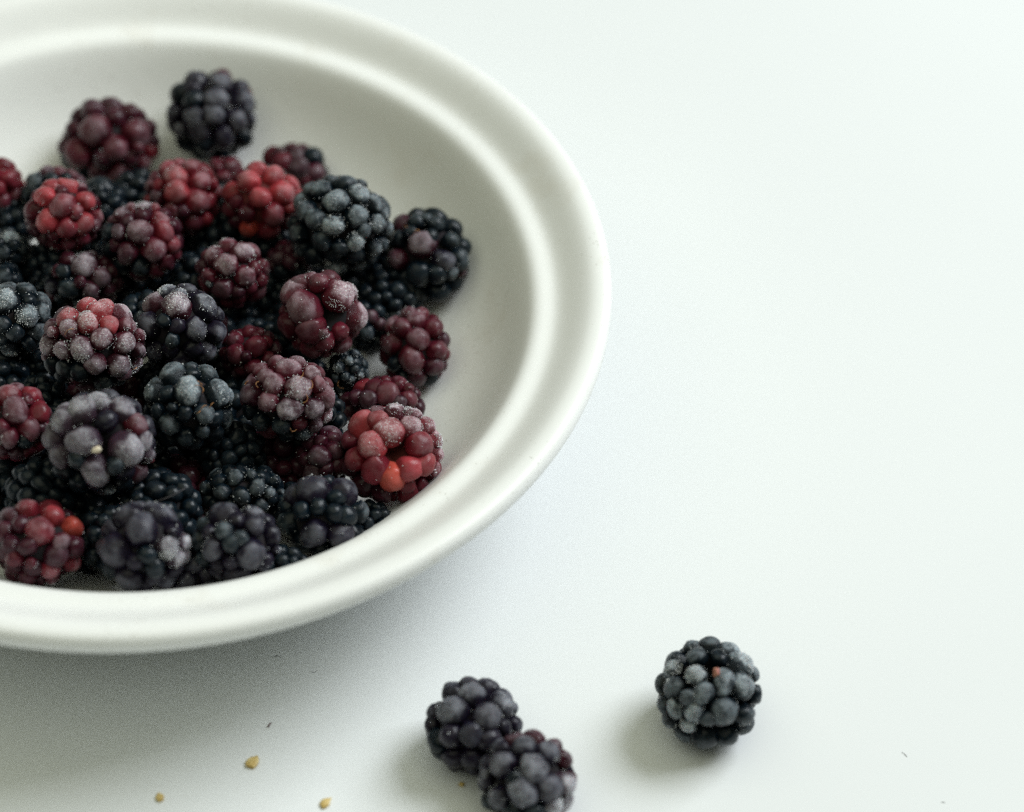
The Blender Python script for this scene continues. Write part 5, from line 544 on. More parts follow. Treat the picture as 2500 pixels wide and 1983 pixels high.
 '-88 478 98 164 p1,219 339 274 166 p0,203 431 -129 168 p1,-211 68 -457 152 p1,-249 -317 -278 164 p0,243 -402 181 157 p0,-143 -77 480 155 p0,-303 352 -208 150 p1,49 -104 -495 151 p0,-475 -19 -36 170 p0,146 121 480 140 p1,356 222 -272 156 p1,-59 419 -305 144 p0,-187 -331 342 153 p1,397 -92 269 164 p0,411 245 48 169 p0,331 -36 -367 159 p0,66 -265 446 142 p0,421 -257 40 156 p0,-395 167 241 158 p0,-403 -286 99 147 p1,238 -394 -203 152 p0,131 168 -474 144 p1,-134 -475 126 154 p0,-81 215 459 143 p1,-382 -78 332 140 p1,-48 -469 -210 140 p0,-412 88 -283 143 p0,500 -15 10 144 p0,-206 362 299 141 p0,-437 -260 -135 119 p0,98 -530 25 120 p0,-328 416 45 121 p0,78 -347 -396 122 p0,358 133 365 121 p0,-253 -462 -85 120 p1,-80 260 -478 114 p0,47 -497 248 106 p1,-463 254 9 119 p0,432 -209 -206 125 p1,196 -86 508 108 p1,-291 108 440 115 p0,-159 -197 -467 123 p0,272 -263 -384 113 p1,273 461 87 109 p0,-43 539 -122 107 p1'),
('dark blackberry buried in shadow between the ring shaped berry and the icy topped berry', (33.3, 7.43, 16.5), (8.86, 8.47, 8.86), None,
 '-264 206 583 200 k1,212 239 -606 206 k0,185 582 239 216 k0,-13 -527 -369 224 k1,-403 480 -296 200 k0,-90 -654 18 221 k0,403 -115 549 200 k1,-396 -517 -159 211 k1,-247 -232 607 195 k1,-628 -212 136 219 k1,54 -178 -619 228 k0,673 39 -129 209 k0,586 292 229 194 k0,-296 575 68 230 k0,-652 95 -207 205 k1,435 -391 -323 208 k0,605 -337 11 197 k0,500 3 -465 204 k0,-32 -583 390 191 k0,221 526 -392 202 k0,-604 196 241 208 k0,423 -449 327 195 k1,140 120 645 205 k1,-330 -110 -596 190 k0,287 -599 -4 217 k1,-153 241 -637 193 k1,544 392 -141 209 k0,634 -55 274 202 k1,-21 445 505 190 k1,-409 -499 270 194 k1,98 -339 601 196 k1,-538 -231 -344 207 k0,421 254 504 173 k1,-64 652 -315 162 k1,-496 -59 490 187 k1,-444 198 -534 169 k1,-600 386 -41 174 k0,159 674 -85 185 k1,-348 481 408 144 k1,473 552 102 146 k0,-350 -402 -489 146 k0'),
('dark blackberry buried in shadow between the crimson left edge berry and the grey lilac berry', (-15.0, -39.78, 27.27), (7.07, 7.42, 7.36), None,
 '480 295 -35 163 k0,116 470 -318 164 k0,-161 -547 -79 169 k1,-328 279 367 176 k0,-380 321 -218 192 k0,260 -379 -336 176 k0,520 -151 -37 183 k1,-527 84 -10 192 k0,-34 516 272 165 k0,-190 -87 -546 158 k1,-99 -500 223 189 k1,249 -267 416 187 k1,449 93 321 170 k0,-206 -76 543 158 k0,-244 -399 -337 166 k0,265 476 126 182 k1,177 160 525 168 k1,242 -37 -529 161 k0,-100 209 -532 164 k0,-247 521 -11 166 k0,208 -504 167 173 k0,-430 -110 -356 162 k0,-497 -257 -88 159 k1,-484 -205 210 161 k1,405 199 -317 182 k1,32 -298 -505 162 k1,190 238 -522 137 k0,-421 -19 406 149 k0,-133 176 554 150 k0,498 -166 260 139 k0,477 -143 -312 143 k1,-344 -271 410 135 k0,-380 -458 65 134 k0,85 590 -55 146 k1,359 -454 -87 153 k1,103 -573 -166 142 k1,-26 -261 543 141 k1,438 -370 137 142 k1,-156 500 -272 153 k0,111 -60 606 124 k0,148 389 465 121 k1,569 61 -175 123 k1,348 334 377 123 k1,-379 133 -446 132 k1'),
('dark blackberry buried in shadow between the crimson left edge berry and the charcoal berry', (-25.99, -54.13, 20.5), (9.07, 9.77, 9.54), None,
 '54 628 -344 250 k1,-50 -733 -220 211 k1,-265 -622 309 218 k0,-280 622 338 215 k1,44 273 -675 239 k1,-608 -357 -65 232 k0,590 -229 290 245 k1,227 420 571 230 k1,587 285 266 238 k0,116 -214 690 236 k0,-600 164 -330 235 k1,121 -428 -587 247 k1,372 -649 -111 211 k1,554 377 -251 228 k0,-458 -148 572 207 k0,-500 -205 -495 219 k1,262 663 118 247 k1,-582 417 -6 231 k0,-272 -556 -454 205 k1,-363 582 -302 208 k1,655 -56 -205 249 k1,-255 206 657 241 k0,-602 153 398 210 k1,310 -577 370 207 k1,355 -53 -625 246 k1,415 63 614 214 k0,485 -383 -400 226 k1,-228 -85 -723 206 k0,63 -742 134 215 k0,-737 -7 9 189 k1,329 445 -547 178 k0,-108 771 -19 194 k0,-29 -527 572 186 k0,-636 -230 286 203 k1,-356 356 -565 199 k0,-395 -666 -83 180 k1,621 -465 25 166 k0,-193 -111 778 158 k0,98 184 772 174 k1,-87 517 632 160 k1,42 673 419 186 k0,62 -46 -810 158 k0,-320 -431 568 175 k0'),
('dark blackberry buried in shadow between the coral red berry and the big teal black berry', (34.91, 39.01, 17.5), (8.65, 9.08, 8.87), None,
 '-633 -225 -59 210 k1,-360 -177 554 214 k1,376 -433 333 233 k1,449 -508 -109 215 k1,37 649 -178 231 k0,23 553 416 224 k0,495 466 46 212 k0,-176 -275 -613 216 k0,256 425 -479 207 k1,-292 611 132 218 k0,-40 -709 -26 197 k0,556 -182 -379 197 k1,-248 258 610 203 k0,169 234 622 225 k1,-408 -550 -45 211 k0,659 69 55 218 k0,-516 355 -256 213 k1,-609 193 259 201 k1,265 -3 -654 198 k1,-88 307 -610 213 k0,-121 -531 416 214 k1,-404 129 -546 203 k1,230 -416 -496 227 k1,-5 -99 685 213 k0,437 -27 537 201 k1,-225 -554 -393 194 k1,-488 -216 -433 208 k1,579 233 -272 206 k0,410 404 408 195 k0,-531 -379 248 190 k1,149 -667 -282 173 k1,623 -286 114 190 k0,-276 575 -341 173 k0,185 691 149 176 k1,-407 447 403 179 k0,360 627 -184 147 k0,-611 -49 412 147 k1,-579 466 47 146 k1,632 95 358 151 k0,-149 9 -730 157 k1,-702 108 -62 167 k0,164 -669 260 163 k0,267 -285 614 168 k0,-649 33 -337 149 k0'),
('dark blackberry buried in shadow between the golden haired maroon berry and the ring shaped berry', (37.02, -13.16, 17.5), (9.51, 9.82, 9.63), None,
 '-311 516 -420 242 k0,-197 -64 716 237 k1,655 -355 -132 217 k0,-421 477 403 232 k1,-184 -685 -270 229 k1,469 104 -564 237 k1,188 -512 -525 234 k1,501 137 515 246 k0,-227 -728 104 210 k0,-371 672 42 213 k1,-6 -607 431 234 k1,253 -700 32 238 k0,-542 -448 -238 234 k0,441 -379 449 240 k0,658 305 122 236 k0,293 674 -90 240 k1,-419 -355 507 227 k0,-686 -171 138 250 k0,-10 91 -728 250 k0,39 510 575 221 k0,-385 -62 -640 230 k1,-664 321 -91 228 k1,242 446 -536 239 k0,360 564 330 238 k1,510 -278 -505 211 k0,702 -87 218 228 k0,698 90 -232 228 k0,-63 733 246 213 k0,-562 -544 106 181 k0,-212 -432 -610 210 k1,-635 91 -458 180 k1,253 -71 754 179 k0,-56 787 -121 182 k0,-523 157 554 200 k0,-213 287 723 179 k0,272 -189 -724 188 k0,139 -376 668 196 k0,161 213 771 167 k0,624 423 -284 161 k0,-752 -74 -218 179 k1,428 -630 -288 167 k1,-329 256 -691 166 k0,149 -754 -283 167 k0,-756 187 202 162 k1,548 -549 162 180 k1'),
('dark buried blackberry between the berry with one greyish purple drupelet and the pale pink berry', (-26.05, 8.35, 16.84), (6.44, 6.65, 6.73), None,
 '497 48 -119 145 k1,390 194 277 146 k1,-227 -424 136 174 k0,156 -150 455 173 k1,-109 273 -420 166 k0,-152 391 321 144 k0,-17 145 491 164 k1,11 512 110 152 k0,418 -269 89 160 k1,277 439 -14 151 k1,-199 -226 -432 143 k0,-450 -205 -103 154 k1,-291 121 409 154 k1,-27 -387 369 144 k0,-389 287 -143 162 k0,-369 53 -342 160 k1,-222 -435 -156 158 k1,208 212 -406 173 k1,97 444 -281 144 k0,385 280 -209 146 k0,-128 501 -117 147 k1,308 -177 -350 171 k1,-474 63 138 162 k1,174 -434 -206 162 k1,-237 -223 413 149 k1,148 -477 142 157 k1,51 -189 -483 154 k0,-437 -201 191 145 k1,184 357 331 150 k0,-346 366 144 143 k0,485 -48 205 129 k1,-170 26 -503 143 k0,-32 -539 -40 134 k0,473 -183 -160 127 k1,-34 -413 -347 131 k0,244 -352 343 125 k1,92 548 -90 112 k0,-519 57 -99 123 k0,457 277 11 124 k0,218 -12 -514 113 k0,269 110 477 109 k1,428 83 -342 109 k1,-81 -127 536 119 k0'),
('dark blackberry buried in shadow between the grey lilac berry and the charcoal berry', (-2.56, -50.49, 26.92), (6.23, 6.59, 6.55), None,
 '-159 414 249 155 k1,-108 -69 497 149 k1,108 278 417 151 k0,448 -74 -215 141 k0,229 -437 39 164 k0,-407 -71 277 148 k0,322 360 -76 162 k0,-25 509 -110 141 k0,297 -324 -244 154 k1,-308 404 -26 146 k0,-450 -173 -100 148 k0,-422 99 -198 167 k1,-253 -375 -184 168 k0,-52 -512 67 143 k1,200 -46 -457 160 k0,397 -168 252 146 k1,335 197 -328 142 k0,255 59 428 153 k1,450 179 119 142 k1,-99 -335 348 168 k0,18 -474 -220 142 k1,294 362 206 144 k1,64 357 -354 155 k1,442 -218 -6 150 k0,-372 233 200 169 k1,-267 119 -419 143 k0,-141 -237 -431 150 k1,-326 -356 106 156 k1,8 137 -496 148 k1,185 -201 436 144 k0,-243 356 -273 146 k1,-287 111 415 140 k1,80 476 239 124 k0,187 -416 283 121 k0,-510 -15 71 120 k0,-348 -116 -379 121 k1,-4 -109 -544 107 k0,437 54 299 109 k1,155 518 6 118 k0,68 -305 -460 108 k1,520 16 4 114 k0,44 103 535 116 k1,-141 264 465 109 k0'),
('dark buried berry between maroon berry with frosty crown and orange haired grey black berry', (12.59, -1.0, 25.09), (7.37, 6.68, 6.95), None,
 '-451 318 36 165 p1,135 -479 -172 163 p1,121 506 1 179 p0,-437 95 328 160 p0,90 -3 -507 182 p1,314 301 -315 180 p0,509 -150 162 178 p0,53 -518 169 153 p0,-509 -84 -205 177 p0,365 -268 -261 184 p0,-174 482 -140 172 p1,280 -108 466 156 p1,415 164 307 178 p0,-419 -205 325 153 p0,479 280 14 173 p0,-69 -27 537 154 p0,38 293 -465 153 p0,-157 -200 -451 177 p0,-361 183 -362 177 p0,-278 -429 178 171 p1,-225 -438 -215 159 p1,168 322 393 156 p1,-184 315 368 172 p1,544 -32 -187 154 p1,11 -353 401 172 p0,322 -419 66 178 p1,-566 47 74 162 p0,-447 -349 -45 153 p1,330 -345 336 130 p1,406 -10 -399 143 p0,-554 171 -146 134 p1,-231 487 156 130 p0,-186 386 -380 135 p1,127 -354 -401 133 p1,-10 488 257 131 p0,337 424 207 123 p0,-238 -174 505 119 p1,-157 171 -521 132 p0,-563 -209 125 119 p1,117 475 -322 118 p1,-285 83 498 116 p1,-411 -304 -296 119 p1,139 119 526 135 p0,-389 -101 -428 124 p0,525 212 -215 123 p0'),
('dark buried blackberry between the small red frosted berry and the leaning pink and purple berry', (-18.13, 32.74, 15.86), (7.19, 7.27, 7.27), None,
 '340 -441 132 162 k1,-341 408 203 165 k1,-124 148 536 166 k0,-569 34 -36 158 k0,88 -563 30 165 k1,509 -169 -134 179 k1,-102 426 -376 158 k0,365 244 -365 163 k0,-246 -143 496 164 k1,231 352 360 182 k1,-185 -152 -501 180 k0,93 54 -552 174 k1,-41 -428 -372 167 k0,-423 145 -347 167 k1,492 293 -41 157 k1,-270 -445 172 188 k0,523 -131 182 162 k1,355 -78 434 167 k1,211 -339 400 171 k1,-485 61 257 181 k0,39 560 -114 163 k0,242 -432 -249 182 k0,-491 -233 146 169 k1,-387 -291 -285 171 k0,216 -231 -477 163 k1,2 535 202 164 k1,260 505 53 165 k1,-426 347 -92 176 k1,-236 -504 -130 163 k1,294 458 -241 138 k1,-62 -362 447 157 k0,72 -67 567 161 k1,453 -36 -374 143 k1,513 134 243 147 k0,-235 534 -106 142 k0,-234 112 -540 134 k1,-56 406 425 145 k0,119 320 -477 149 k1,-269 322 432 131 k1,103 209 568 119 k1,552 101 -189 138 k0,-14 -550 270 121 k0,-447 -392 -55 133 k0,-325 414 -313 119 k0'),
('dark buried blackberry between the left edge teal black berry and the grey lilac berry', (-21.07, -18.89, 16.62), (8.82, 8.12, 8.49), None,
 '12 -510 -343 219 k1,658 59 121 215 k1,439 -75 504 195 k1,-344 -384 -374 214 k1,94 139 612 208 k1,65 -249 601 204 k0,-604 -106 280 205 k1,-521 385 -180 200 k1,-354 -337 450 203 k1,-541 -379 -66 209 k1,-110 613 -218 195 k1,147 612 142 197 k1,-143 500 372 193 k1,-692 24 -43 193 k1,54 10 -651 193 k0,477 423 128 216 k1,514 -170 -343 224 k0,-269 339 -499 205 k0,122 403 -502 207 k1,-431 173 441 215 k0,137 -593 184 220 k0,511 249 -356 204 k0,-527 -83 -412 197 k1,524 -393 -13 212 k1,-259 -596 -60 198 k0,393 266 463 192 k0,223 -253 -557 186 k1,261 566 -205 205 k1,-409 494 179 183 k1,-269 -145 -606 167 k0,-67 -513 442 179 k0,-234 -55 644 162 k1,318 151 -602 158 k1,599 -251 299 162 k1,371 -496 -291 156 k0,400 -440 382 159 k0,-627 254 192 166 k0,721 -3 -163 142 k0,-170 -662 200 139 k0,-515 -452 227 149 k0,193 484 414 169 k1,-194 196 635 143 k1,295 -633 -69 140 k1,-221 658 37 146 k1'),
('dark buried blackberry right under the coral red berry, above the frosty crowned one', (24.09, 30.71, 21.0), (8.64, 8.15, 8.5), None,
 '-195 -169 616 186 k0,212 563 -271 199 k0,559 -248 255 205 k0,286 552 171 201 k0,-109 -579 -226 209 k1,572 254 -232 201 k1,452 83 480 193 k0,-200 490 -409 192 k1,-29 415 484 194 k0,154 -424 -428 213 k0,-377 470 188 216 k1,-144 -605 193 204 k1,-543 340 -170 203 k1,216 -577 237 196 k0,247 -185 592 189 k0,-637 155 114 200 k0,-443 51 470 207 k1,554 -234 -235 213 k0,-414 -374 -352 189 k1,180 -106 -623 186 k0,-234 76 -617 189 k1,-642 -184 43 201 k1,-527 -42 -413 191 k0,-41 645 -27 199 k0,-422 -377 349 200 k1,74 235 -596 212 k1,664 62 81 199 k0,380 -516 -110 198 k0,401 130 -516 192 k1,-506 -473 -65 161 k0,-9 126 668 159 k0,453 374 364 157 k0,72 -429 552 156 k0,-111 -229 -628 159 k1,198 253 616 142 k1,-441 257 -476 165 k1,-36 617 268 159 k0,433 -202 -509 147 k1,531 481 42 140 k0,368 404 -455 150 k1,-248 194 623 139 k1,-696 59 -199 143 k0,-142 -448 -502 144 k0,-316 609 -126 154 k0'),
('dark buried blackberry at the left edge right under the crimson berry there', (-24.59, -46.32, 22.0), (8.72, 8.77, 9.0), None,
 '320 -323 -524 196 k1,594 -62 306 220 k1,84 678 -77 214 k0,-297 -502 371 214 k0,551 81 -390 214 k1,110 -643 268 200 k0,170 -332 569 227 k1,-139 -671 -17 213 k1,-516 419 -202 201 k0,-90 411 512 230 k0,-342 -67 592 212 k1,-559 -193 -293 229 k0,243 567 308 201 k1,-83 119 -692 195 k1,-684 -45 32 201 k1,-155 576 -388 195 k0,-431 536 116 194 k0,-281 -209 -591 206 k0,228 352 -573 195 k0,256 -570 -270 211 k0,608 331 -78 193 k0,158 132 638 226 k0,-606 209 256 197 k0,-238 -523 -351 218 k1,414 -475 309 198 k1,614 -234 -64 230 k1,-436 206 -502 202 k0,-473 -514 68 191 k0,515 313 345 193 k0,-547 -252 352 197 k0,388 526 -261 196 k0,-112 674 202 180 k1,310 -19 -649 176 k0,-417 372 451 169 k0,406 -604 26 165 k0,464 92 571 148 k1,-25 -323 -668 147 k1,726 99 46 149 k0,56 -511 -523 154 k1,-671 113 -265 157 k1,505 524 129 147 k1,-215 -334 644 146 k0'),
('dark buried blackberry near the left edge, right above the left edge teal black berry', (-32.53, 16.97, 20.0), (9.11, 9.23, 9.0), None,
 '523 401 204 238 k1,58 149 710 198 k1,517 -342 300 233 k1,-627 280 21 239 k0,104 -87 -692 221 k1,-458 -87 538 211 k1,-28 -353 614 207 k1,348 -99 580 239 k0,635 -150 -251 228 k0,-425 445 340 228 k0,-425 -453 326 217 k0,-263 -636 -96 232 k1,350 -576 -279 200 k1,520 316 -328 230 k1,-604 -387 -109 199 k0,-380 310 -518 204 k1,-658 -129 237 212 k1,-298 651 42 208 k0,203 273 -613 217 k1,-475 -295 -461 203 k1,149 687 -127 206 k1,106 -610 358 201 k1,-57 534 -432 227 k1,88 -454 -526 234 k0,27 672 253 211 k0,452 -19 -560 204 k0,673 28 236 210 k1,326 335 551 206 k0,-87 454 547 217 k0,-603 72 -419 183 k0,116 -725 -54 188 k0,-268 194 679 170 k1,-219 38 -707 179 k0,-722 -52 -123 189 k1,-215 -318 -652 171 k0,-635 178 367 169 k0,431 -371 -504 168 k0,435 -602 34 178 k0,-390 557 -272 185 k0,-177 -102 725 165 k1,412 598 -237 152 k1,-11 -694 -333 159 k0,740 129 -145 155 k1,-192 -670 276 165 k1,641 -422 6 154 k1'),
('dark buried blackberry at the left edge, right below the highest red berry', (-39.47, 32.46, 22.0), (8.18, 7.83, 8.0), None,
 '-538 -293 -45 208 k1,26 333 -511 201 k0,616 -113 58 195 k0,487 -325 -184 201 k1,283 384 385 193 k0,89 -16 600 200 k0,-447 452 52 174 k0,340 192 -491 186 k0,256 -501 276 186 k1,561 133 -247 195 k1,-253 479 -301 193 k1,-504 -151 -360 180 k1,82 566 -203 204 k0,-492 131 330 209 k1,-350 -438 286 186 k0,5 -81 -617 180 k1,-67 440 413 191 k1,401 -93 452 206 k1,-274 -370 -429 175 k1,-122 -596 -52 195 k1,-207 -258 531 186 k0,131 -398 -455 180 k1,435 457 -69 181 k0,-600 171 -120 188 k1,-321 88 -526 191 k1,-144 600 121 173 k1,305 -160 -529 173 k1,243 -549 -99 196 k1,154 586 161 176 k0,-166 187 598 152 k1,-582 -192 271 150 k0,-36 -561 303 170 k0,211 -307 544 150 k0,349 448 -342 151 k1,-368 415 340 152 k1,613 210 144 158 k1,521 -315 270 152 k1,503 179 383 157 k0,60 262 607 133 k1,-524 243 -364 134 k1,-379 -543 -129 132 k1,289 178 575 136 k1,-458 -145 478 134 k0'),
('dark buried blackberry between the glossy black berry and the glossy dark maroon one', (55.24, 17.43, 21.0), (7.84, 8.08, 8.0), None,
 '-297 -288 -472 183 k0,-358 502 0 193 k1,-581 -148 -50 198 k1,-308 -536 -28 191 k0,283 445 -301 202 k1,-407 281 340 210 k1,406 21 -457 196 k1,-164 132 588 190 k0,103 -96 -617 181 k0,300 501 250 175 k0,212 -204 527 207 k1,-268 33 -575 174 k0,182 -577 61 205 k1,-258 -402 375 202 k0,611 19 -68 184 k1,-520 -104 298 194 k0,-27 613 -11 201 k0,339 209 490 178 k0,178 -428 -443 174 k1,-259 426 -357 196 k1,525 -299 -47 198 k1,-597 175 39 176 k1,542 52 274 192 k0,-33 465 440 176 k1,115 219 -574 186 k1,-103 -535 -303 193 k1,-502 184 -281 199 k0,511 331 -58 190 k1,466 -266 307 185 k0,441 -335 -338 158 k0,185 -505 361 161 k1,-163 608 240 139 k0,-16 -431 517 134 k1,-138 -204 606 155 k1,10 513 -420 146 k1,207 -593 -242 140 k1,-492 -382 -197 149 k1,312 579 -10 149 k0,-524 -375 133 141 k0,-518 -173 -363 145 k1,89 234 621 143 k0,-146 289 -593 132 k0,-135 -612 197 152 k0,529 331 217 139 k1'),
('dark buried blackberry behind the leaning pink and purple berry, below the large maroon one', (-8.04, 44.79, 22.0), (7.82, 8.1, 8.0), None,
 '-103 -185 -575 204 k0,592 29 88 198 k0,-468 370 -79 204 k0,-17 415 455 203 k1,-167 -341 497 185 k1,378 -337 -367 186 k1,0 527 -354 176 k0,408 -140 444 186 k0,194 586 79 192 k1,-272 158 -519 203 k1,-456 -309 -247 202 k1,139 -569 143 210 k1,6 -40 624 188 k0,-374 -478 83 194 k1,469 350 204 184 k1,-551 13 272 187 k0,525 263 -188 183 k1,222 2 -594 178 k0,-175 -503 -338 185 k0,-225 557 151 196 k1,-302 228 504 183 k0,488 -374 -46 189 k0,312 155 522 183 k1,468 -46 -423 173 k1,-615 -44 -65 176 k1,295 394 -377 187 k0,190 -396 455 177 k0,168 -551 -219 200 k1,-510 321 254 150 k1,-115 -633 -69 166 k0,405 -423 245 170 k1,-562 151 -268 157 k0,-296 447 -348 168 k0,-590 -239 129 147 k0,-368 -145 526 147 k0,625 11 -197 140 k1,71 336 -562 150 k1,152 -382 -526 148 k0,-126 -582 302 140 k0,-417 -96 -492 153 k0,-17 678 -53 131 k1,-465 -309 349 143 k0,274 518 329 139 k1'),
('dark buried blackberry between the rose red berry and the frosty crowned one', (13.97, 31.56, 23.0), (7.4, 7.83, 7.5), None,
 '279 395 -297 195 k0,418 -328 -225 196 k0,-29 -433 -435 173 k0,332 223 417 196 k1,544 163 -28 188 k1,-73 263 -527 170 k1,-111 -576 50 184 k1,-357 392 -233 182 k0,529 -78 253 165 k0,149 -82 -581 172 k0,162 580 108 165 k1,-229 13 563 165 k0,-482 -130 302 175 k1,189 -80 531 199 k1,226 -431 292 197 k1,479 41 -320 184 k0,-229 514 181 190 k1,28 479 377 178 k0,-494 -269 -108 189 k0,-150 -300 485 173 k0,-351 121 -462 169 k0,-319 -306 -386 189 k1,-518 209 203 170 k0,-584 33 -28 168 k1,-238 315 453 183 k0,-54 550 -227 169 k1,204 -558 -54 180 k1,-358 -445 168 166 k0,556 -265 42 139 k1,209 239 -533 141 k0,-512 -77 -337 141 k0,-135 -584 -222 141 k0,-162 -98 -586 159 k1,221 -358 -482 143 k0,400 459 154 139 k1,18 180 584 170 k1,-462 415 49 142 k1,-80 -529 324 135 k1,-442 135 439 130 k0,386 -186 -475 132 k0,-536 191 -240 136 k0,-354 -497 -190 131 k1,338 523 -59 138 k0'),
('dark buried blackberry at the left edge right above the crimson berry there', (-30.45, -21.05, 23.0), (8.08, 8.18, 8.0), None,
 '157 334 499 206 k1,-275 -225 -526 189 k0,-411 135 -460 186 k0,92 -415 -476 189 k0,524 44 -307 212 k1,-305 -535 9 205 k1,-632 77 -7 183 k1,173 -557 228 190 k0,-473 353 -226 185 k0,168 -56 589 204 k1,25 359 -507 192 k0,-244 -56 553 213 k1,426 -276 329 213 k0,217 549 160 213 k1,-488 -323 215 194 k1,-89 588 -210 185 k1,-501 -300 -260 183 k0,417 -308 -374 186 k1,501 -388 -54 185 k0,381 442 -185 206 k0,-462 171 371 207 k0,-127 -391 442 212 k1,500 293 200 210 k0,112 -1 -621 189 k0,-251 557 182 187 k1,35 -602 -190 193 k0,-187 378 468 197 k1,616 -12 44 203 k0,385 288 -454 152 k0,-543 376 103 151 k1,-242 -507 -328 174 k0,-603 -26 -283 151 k1,438 145 478 155 k0,171 640 -145 136 k1,-37 150 665 138 k1,317 -542 -252 146 k1,-152 48 -658 139 k0,267 -623 -31 140 k1,-527 -119 406 140 k1,-249 459 -399 155 k0,188 -393 483 161 k1,-345 571 -110 140 k1'),
('dark buried blackberry wedged between the big teal black berry and the glossy black one', (53.16, 25.18, 25.0), (6.31, 6.63, 6.5), None,
 '-85 -436 258 145 k0,44 460 -197 158 k0,233 346 288 155 k0,41 -502 -88 154 k0,-329 -14 -387 146 k1,446 -196 -53 159 k0,-252 395 208 151 k0,374 302 12 171 k1,39 483 102 171 k1,-420 -240 -93 157 k1,102 280 -423 141 k0,-76 237 459 145 k1,-89 -256 -430 158 k0,-174 -193 426 159 k0,155 7 -494 144 k0,332 -223 302 151 k0,402 110 291 142 k1,-404 38 298 149 k1,-393 275 -138 151 k1,412 25 -285 149 k1,108 -63 503 142 k1,153 -397 -306 143 k0,-220 232 -371 166 k0,-196 -423 -222 146 k0,219 -424 185 146 k0,-487 46 -35 155 k1,-336 -298 208 157 k1,324 279 -262 151 k1,208 165 465 125 k0,-76 24 -533 122 k0,-176 505 -65 120 k0,496 -53 143 124 k0,297 -415 -71 143 k1,-219 -482 85 120 k0,246 -206 -429 126 k1,-328 -271 -327 119 k0,113 -310 392 145 k0,-254 35 489 106 k0,-449 278 87 114 k0,513 116 -86 109 k1,346 -330 -264 111 k0,-49 425 350 115 k1,-467 92 -250 106 k1'),
('dark buried blackberry wedged between the rose red berry and the coral red one', (12.83, 39.37, 26.0), (6.83, 6.25, 6.5), None,
 '31 -504 39 143 k1,35 -262 427 158 k0,502 5 195 143 k0,-405 -294 -162 143 k0,292 -381 -138 155 k0,-502 -68 115 163 k1,340 -204 335 151 k0,-46 229 -447 154 k0,-274 164 388 150 k0,-271 -419 30 163 k1,-257 395 102 172 k1,87 51 486 154 k0,-288 -222 373 144 k1,96 366 300 161 k0,15 462 -198 154 k0,-388 222 -269 151 k0,-173 -362 -305 142 k0,343 358 -161 149 k1,-87 -94 -479 153 k0,332 -73 -368 160 k1,-333 -153 -358 150 k1,500 -166 -79 144 k1,277 -395 164 153 k1,369 286 198 159 k1,477 109 -157 168 k1,147 -293 -358 158 k0,-480 224 -14 147 k1,257 218 -391 147 k0,4 494 88 144 k0,-87 -432 252 151 k0,-217 462 -164 121 k0,-523 -88 -141 134 k0,-157 358 340 121 k1,-154 -60 505 121 k0,284 451 40 124 k0,-464 -287 147 110 k0,-141 403 -343 111 k1,465 -270 161 113 k0,371 80 378 129 k1,90 49 -517 123 k0,-50 238 469 110 k0,-350 60 -425 111 k0,-480 179 211 114 k0,48 -462 -250 109 k0'),
('dark buried blackberry at the near rim between the blue black berry and the dimpled one', (40.52, -72.31, 26.0), (5.92, 6.21, 6.0), None,  # filler added to darken the gap; only shaded bowl wall belongs here
 '-119 -74 -440 157 k1,-259 -132 376 134 k1,262 368 112 149 k1,9 480 -24 136 k0,-54 -464 105 134 k0,366 -32 297 134 k0,-317 259 -223 141 k0,215 15 -424 138 k0,433 -138 -14 151 k0,319 300 -180 133 k0,34 286 -354 154 k1,-445 4 -44 157 k0,78 -325 -336 152 k1,-289 278 236 153 k1,-79 415 240 138 k0,160 -397 197 140 k1,199 -424 -98 141 k0,101 -216 401 144 k1,181 244 366 145 k0,343 -146 -272 152 k0,-419 -42 219 131 k1,-332 -325 -117 132 k0,-15 -16 478 137 k0,-338 -110 -306 142 k0,-229 424 -3 133 k0,-321 -310 132 141 k0,424 74 -164 144 k0,-132 -430 -188 133 k1,-56 225 432 134 k1,470 80 112 111 k1,-131 -331 331 121 k1,-97 440 -206 115 k1,342 -260 234 115 k0,-240 137 -404 118 k1,-298 95 383 120 k1,-403 286 41 112 k0,-212 -312 -337 113 k1,223 -1 448 111 k1,264 218 -363 107 k1,387 190 270 99 k0,211 -189 -434 101 k1,163 452 -165 100 k1'),
('dark buried blackberry at the near rim between the dimpled berry and the orange red one', (56.85, -54.5, 23.0), (5.69, 5.36, 5.5), None,  # dark filler berry put in where the bowl wall is just in shade
 '-57 -386 169 132 k1,-351 -99 -217 142 k0,2 275 307 136 k0,-91 -383 -103 146 k1,-130 265 -296 143 k1,103 -93 -402 126 k1,211 -359 119 126 k1,372 214 38 138 k0,374 -44 -210 135 k1,-97 -3 407 136 k0,-357 143 -226 121 k1,315 60 288 132 k1,-381 -211 68 128 k1,165 -338 -200 123 k1,150 -62 397 129 k0,89 408 30 134 k0,-382 15 204 134 k1,211 279 -242 137 k1,-175 363 71 145 k1,-112 -197 -346 137 k1,438 -90 29 123 k0,-90 33 -410 134 k1,-436 84 -14 128 k0,14 -252 346 130 k0,236 297 204 125 k0,-285 -178 282 124 k1,301 -196 248 128 k0,-221 218 283 133 k1,71 187 -396 112 k1,-376 248 95 102 k1,322 -301 -61 114 k1,276 99 -346 106 k1,-311 -299 -150 103 k0,-72 416 -122 115 k0,-307 322 -109 103 k1,-286 22 -366 95 k1,393 164 -206 93 k0,-249 -376 102 97 k0,159 134 400 101 k0,263 382 -61 91 k1,110 -442 -22 94 k0')
]


made = {}
for label, c, w, hole, text in BERRIES:
    group = "loose blackberries on the table" if 'loose' in label else ("buried blackberries under the pile" if 'buried' in label and label.startswith('dark') else "frozen blackberries in the bowl")
    made[label] = make_berry(label, c, w, hole, text, group)

def find(word):
    for l in made:
        if word in l: return made[l]

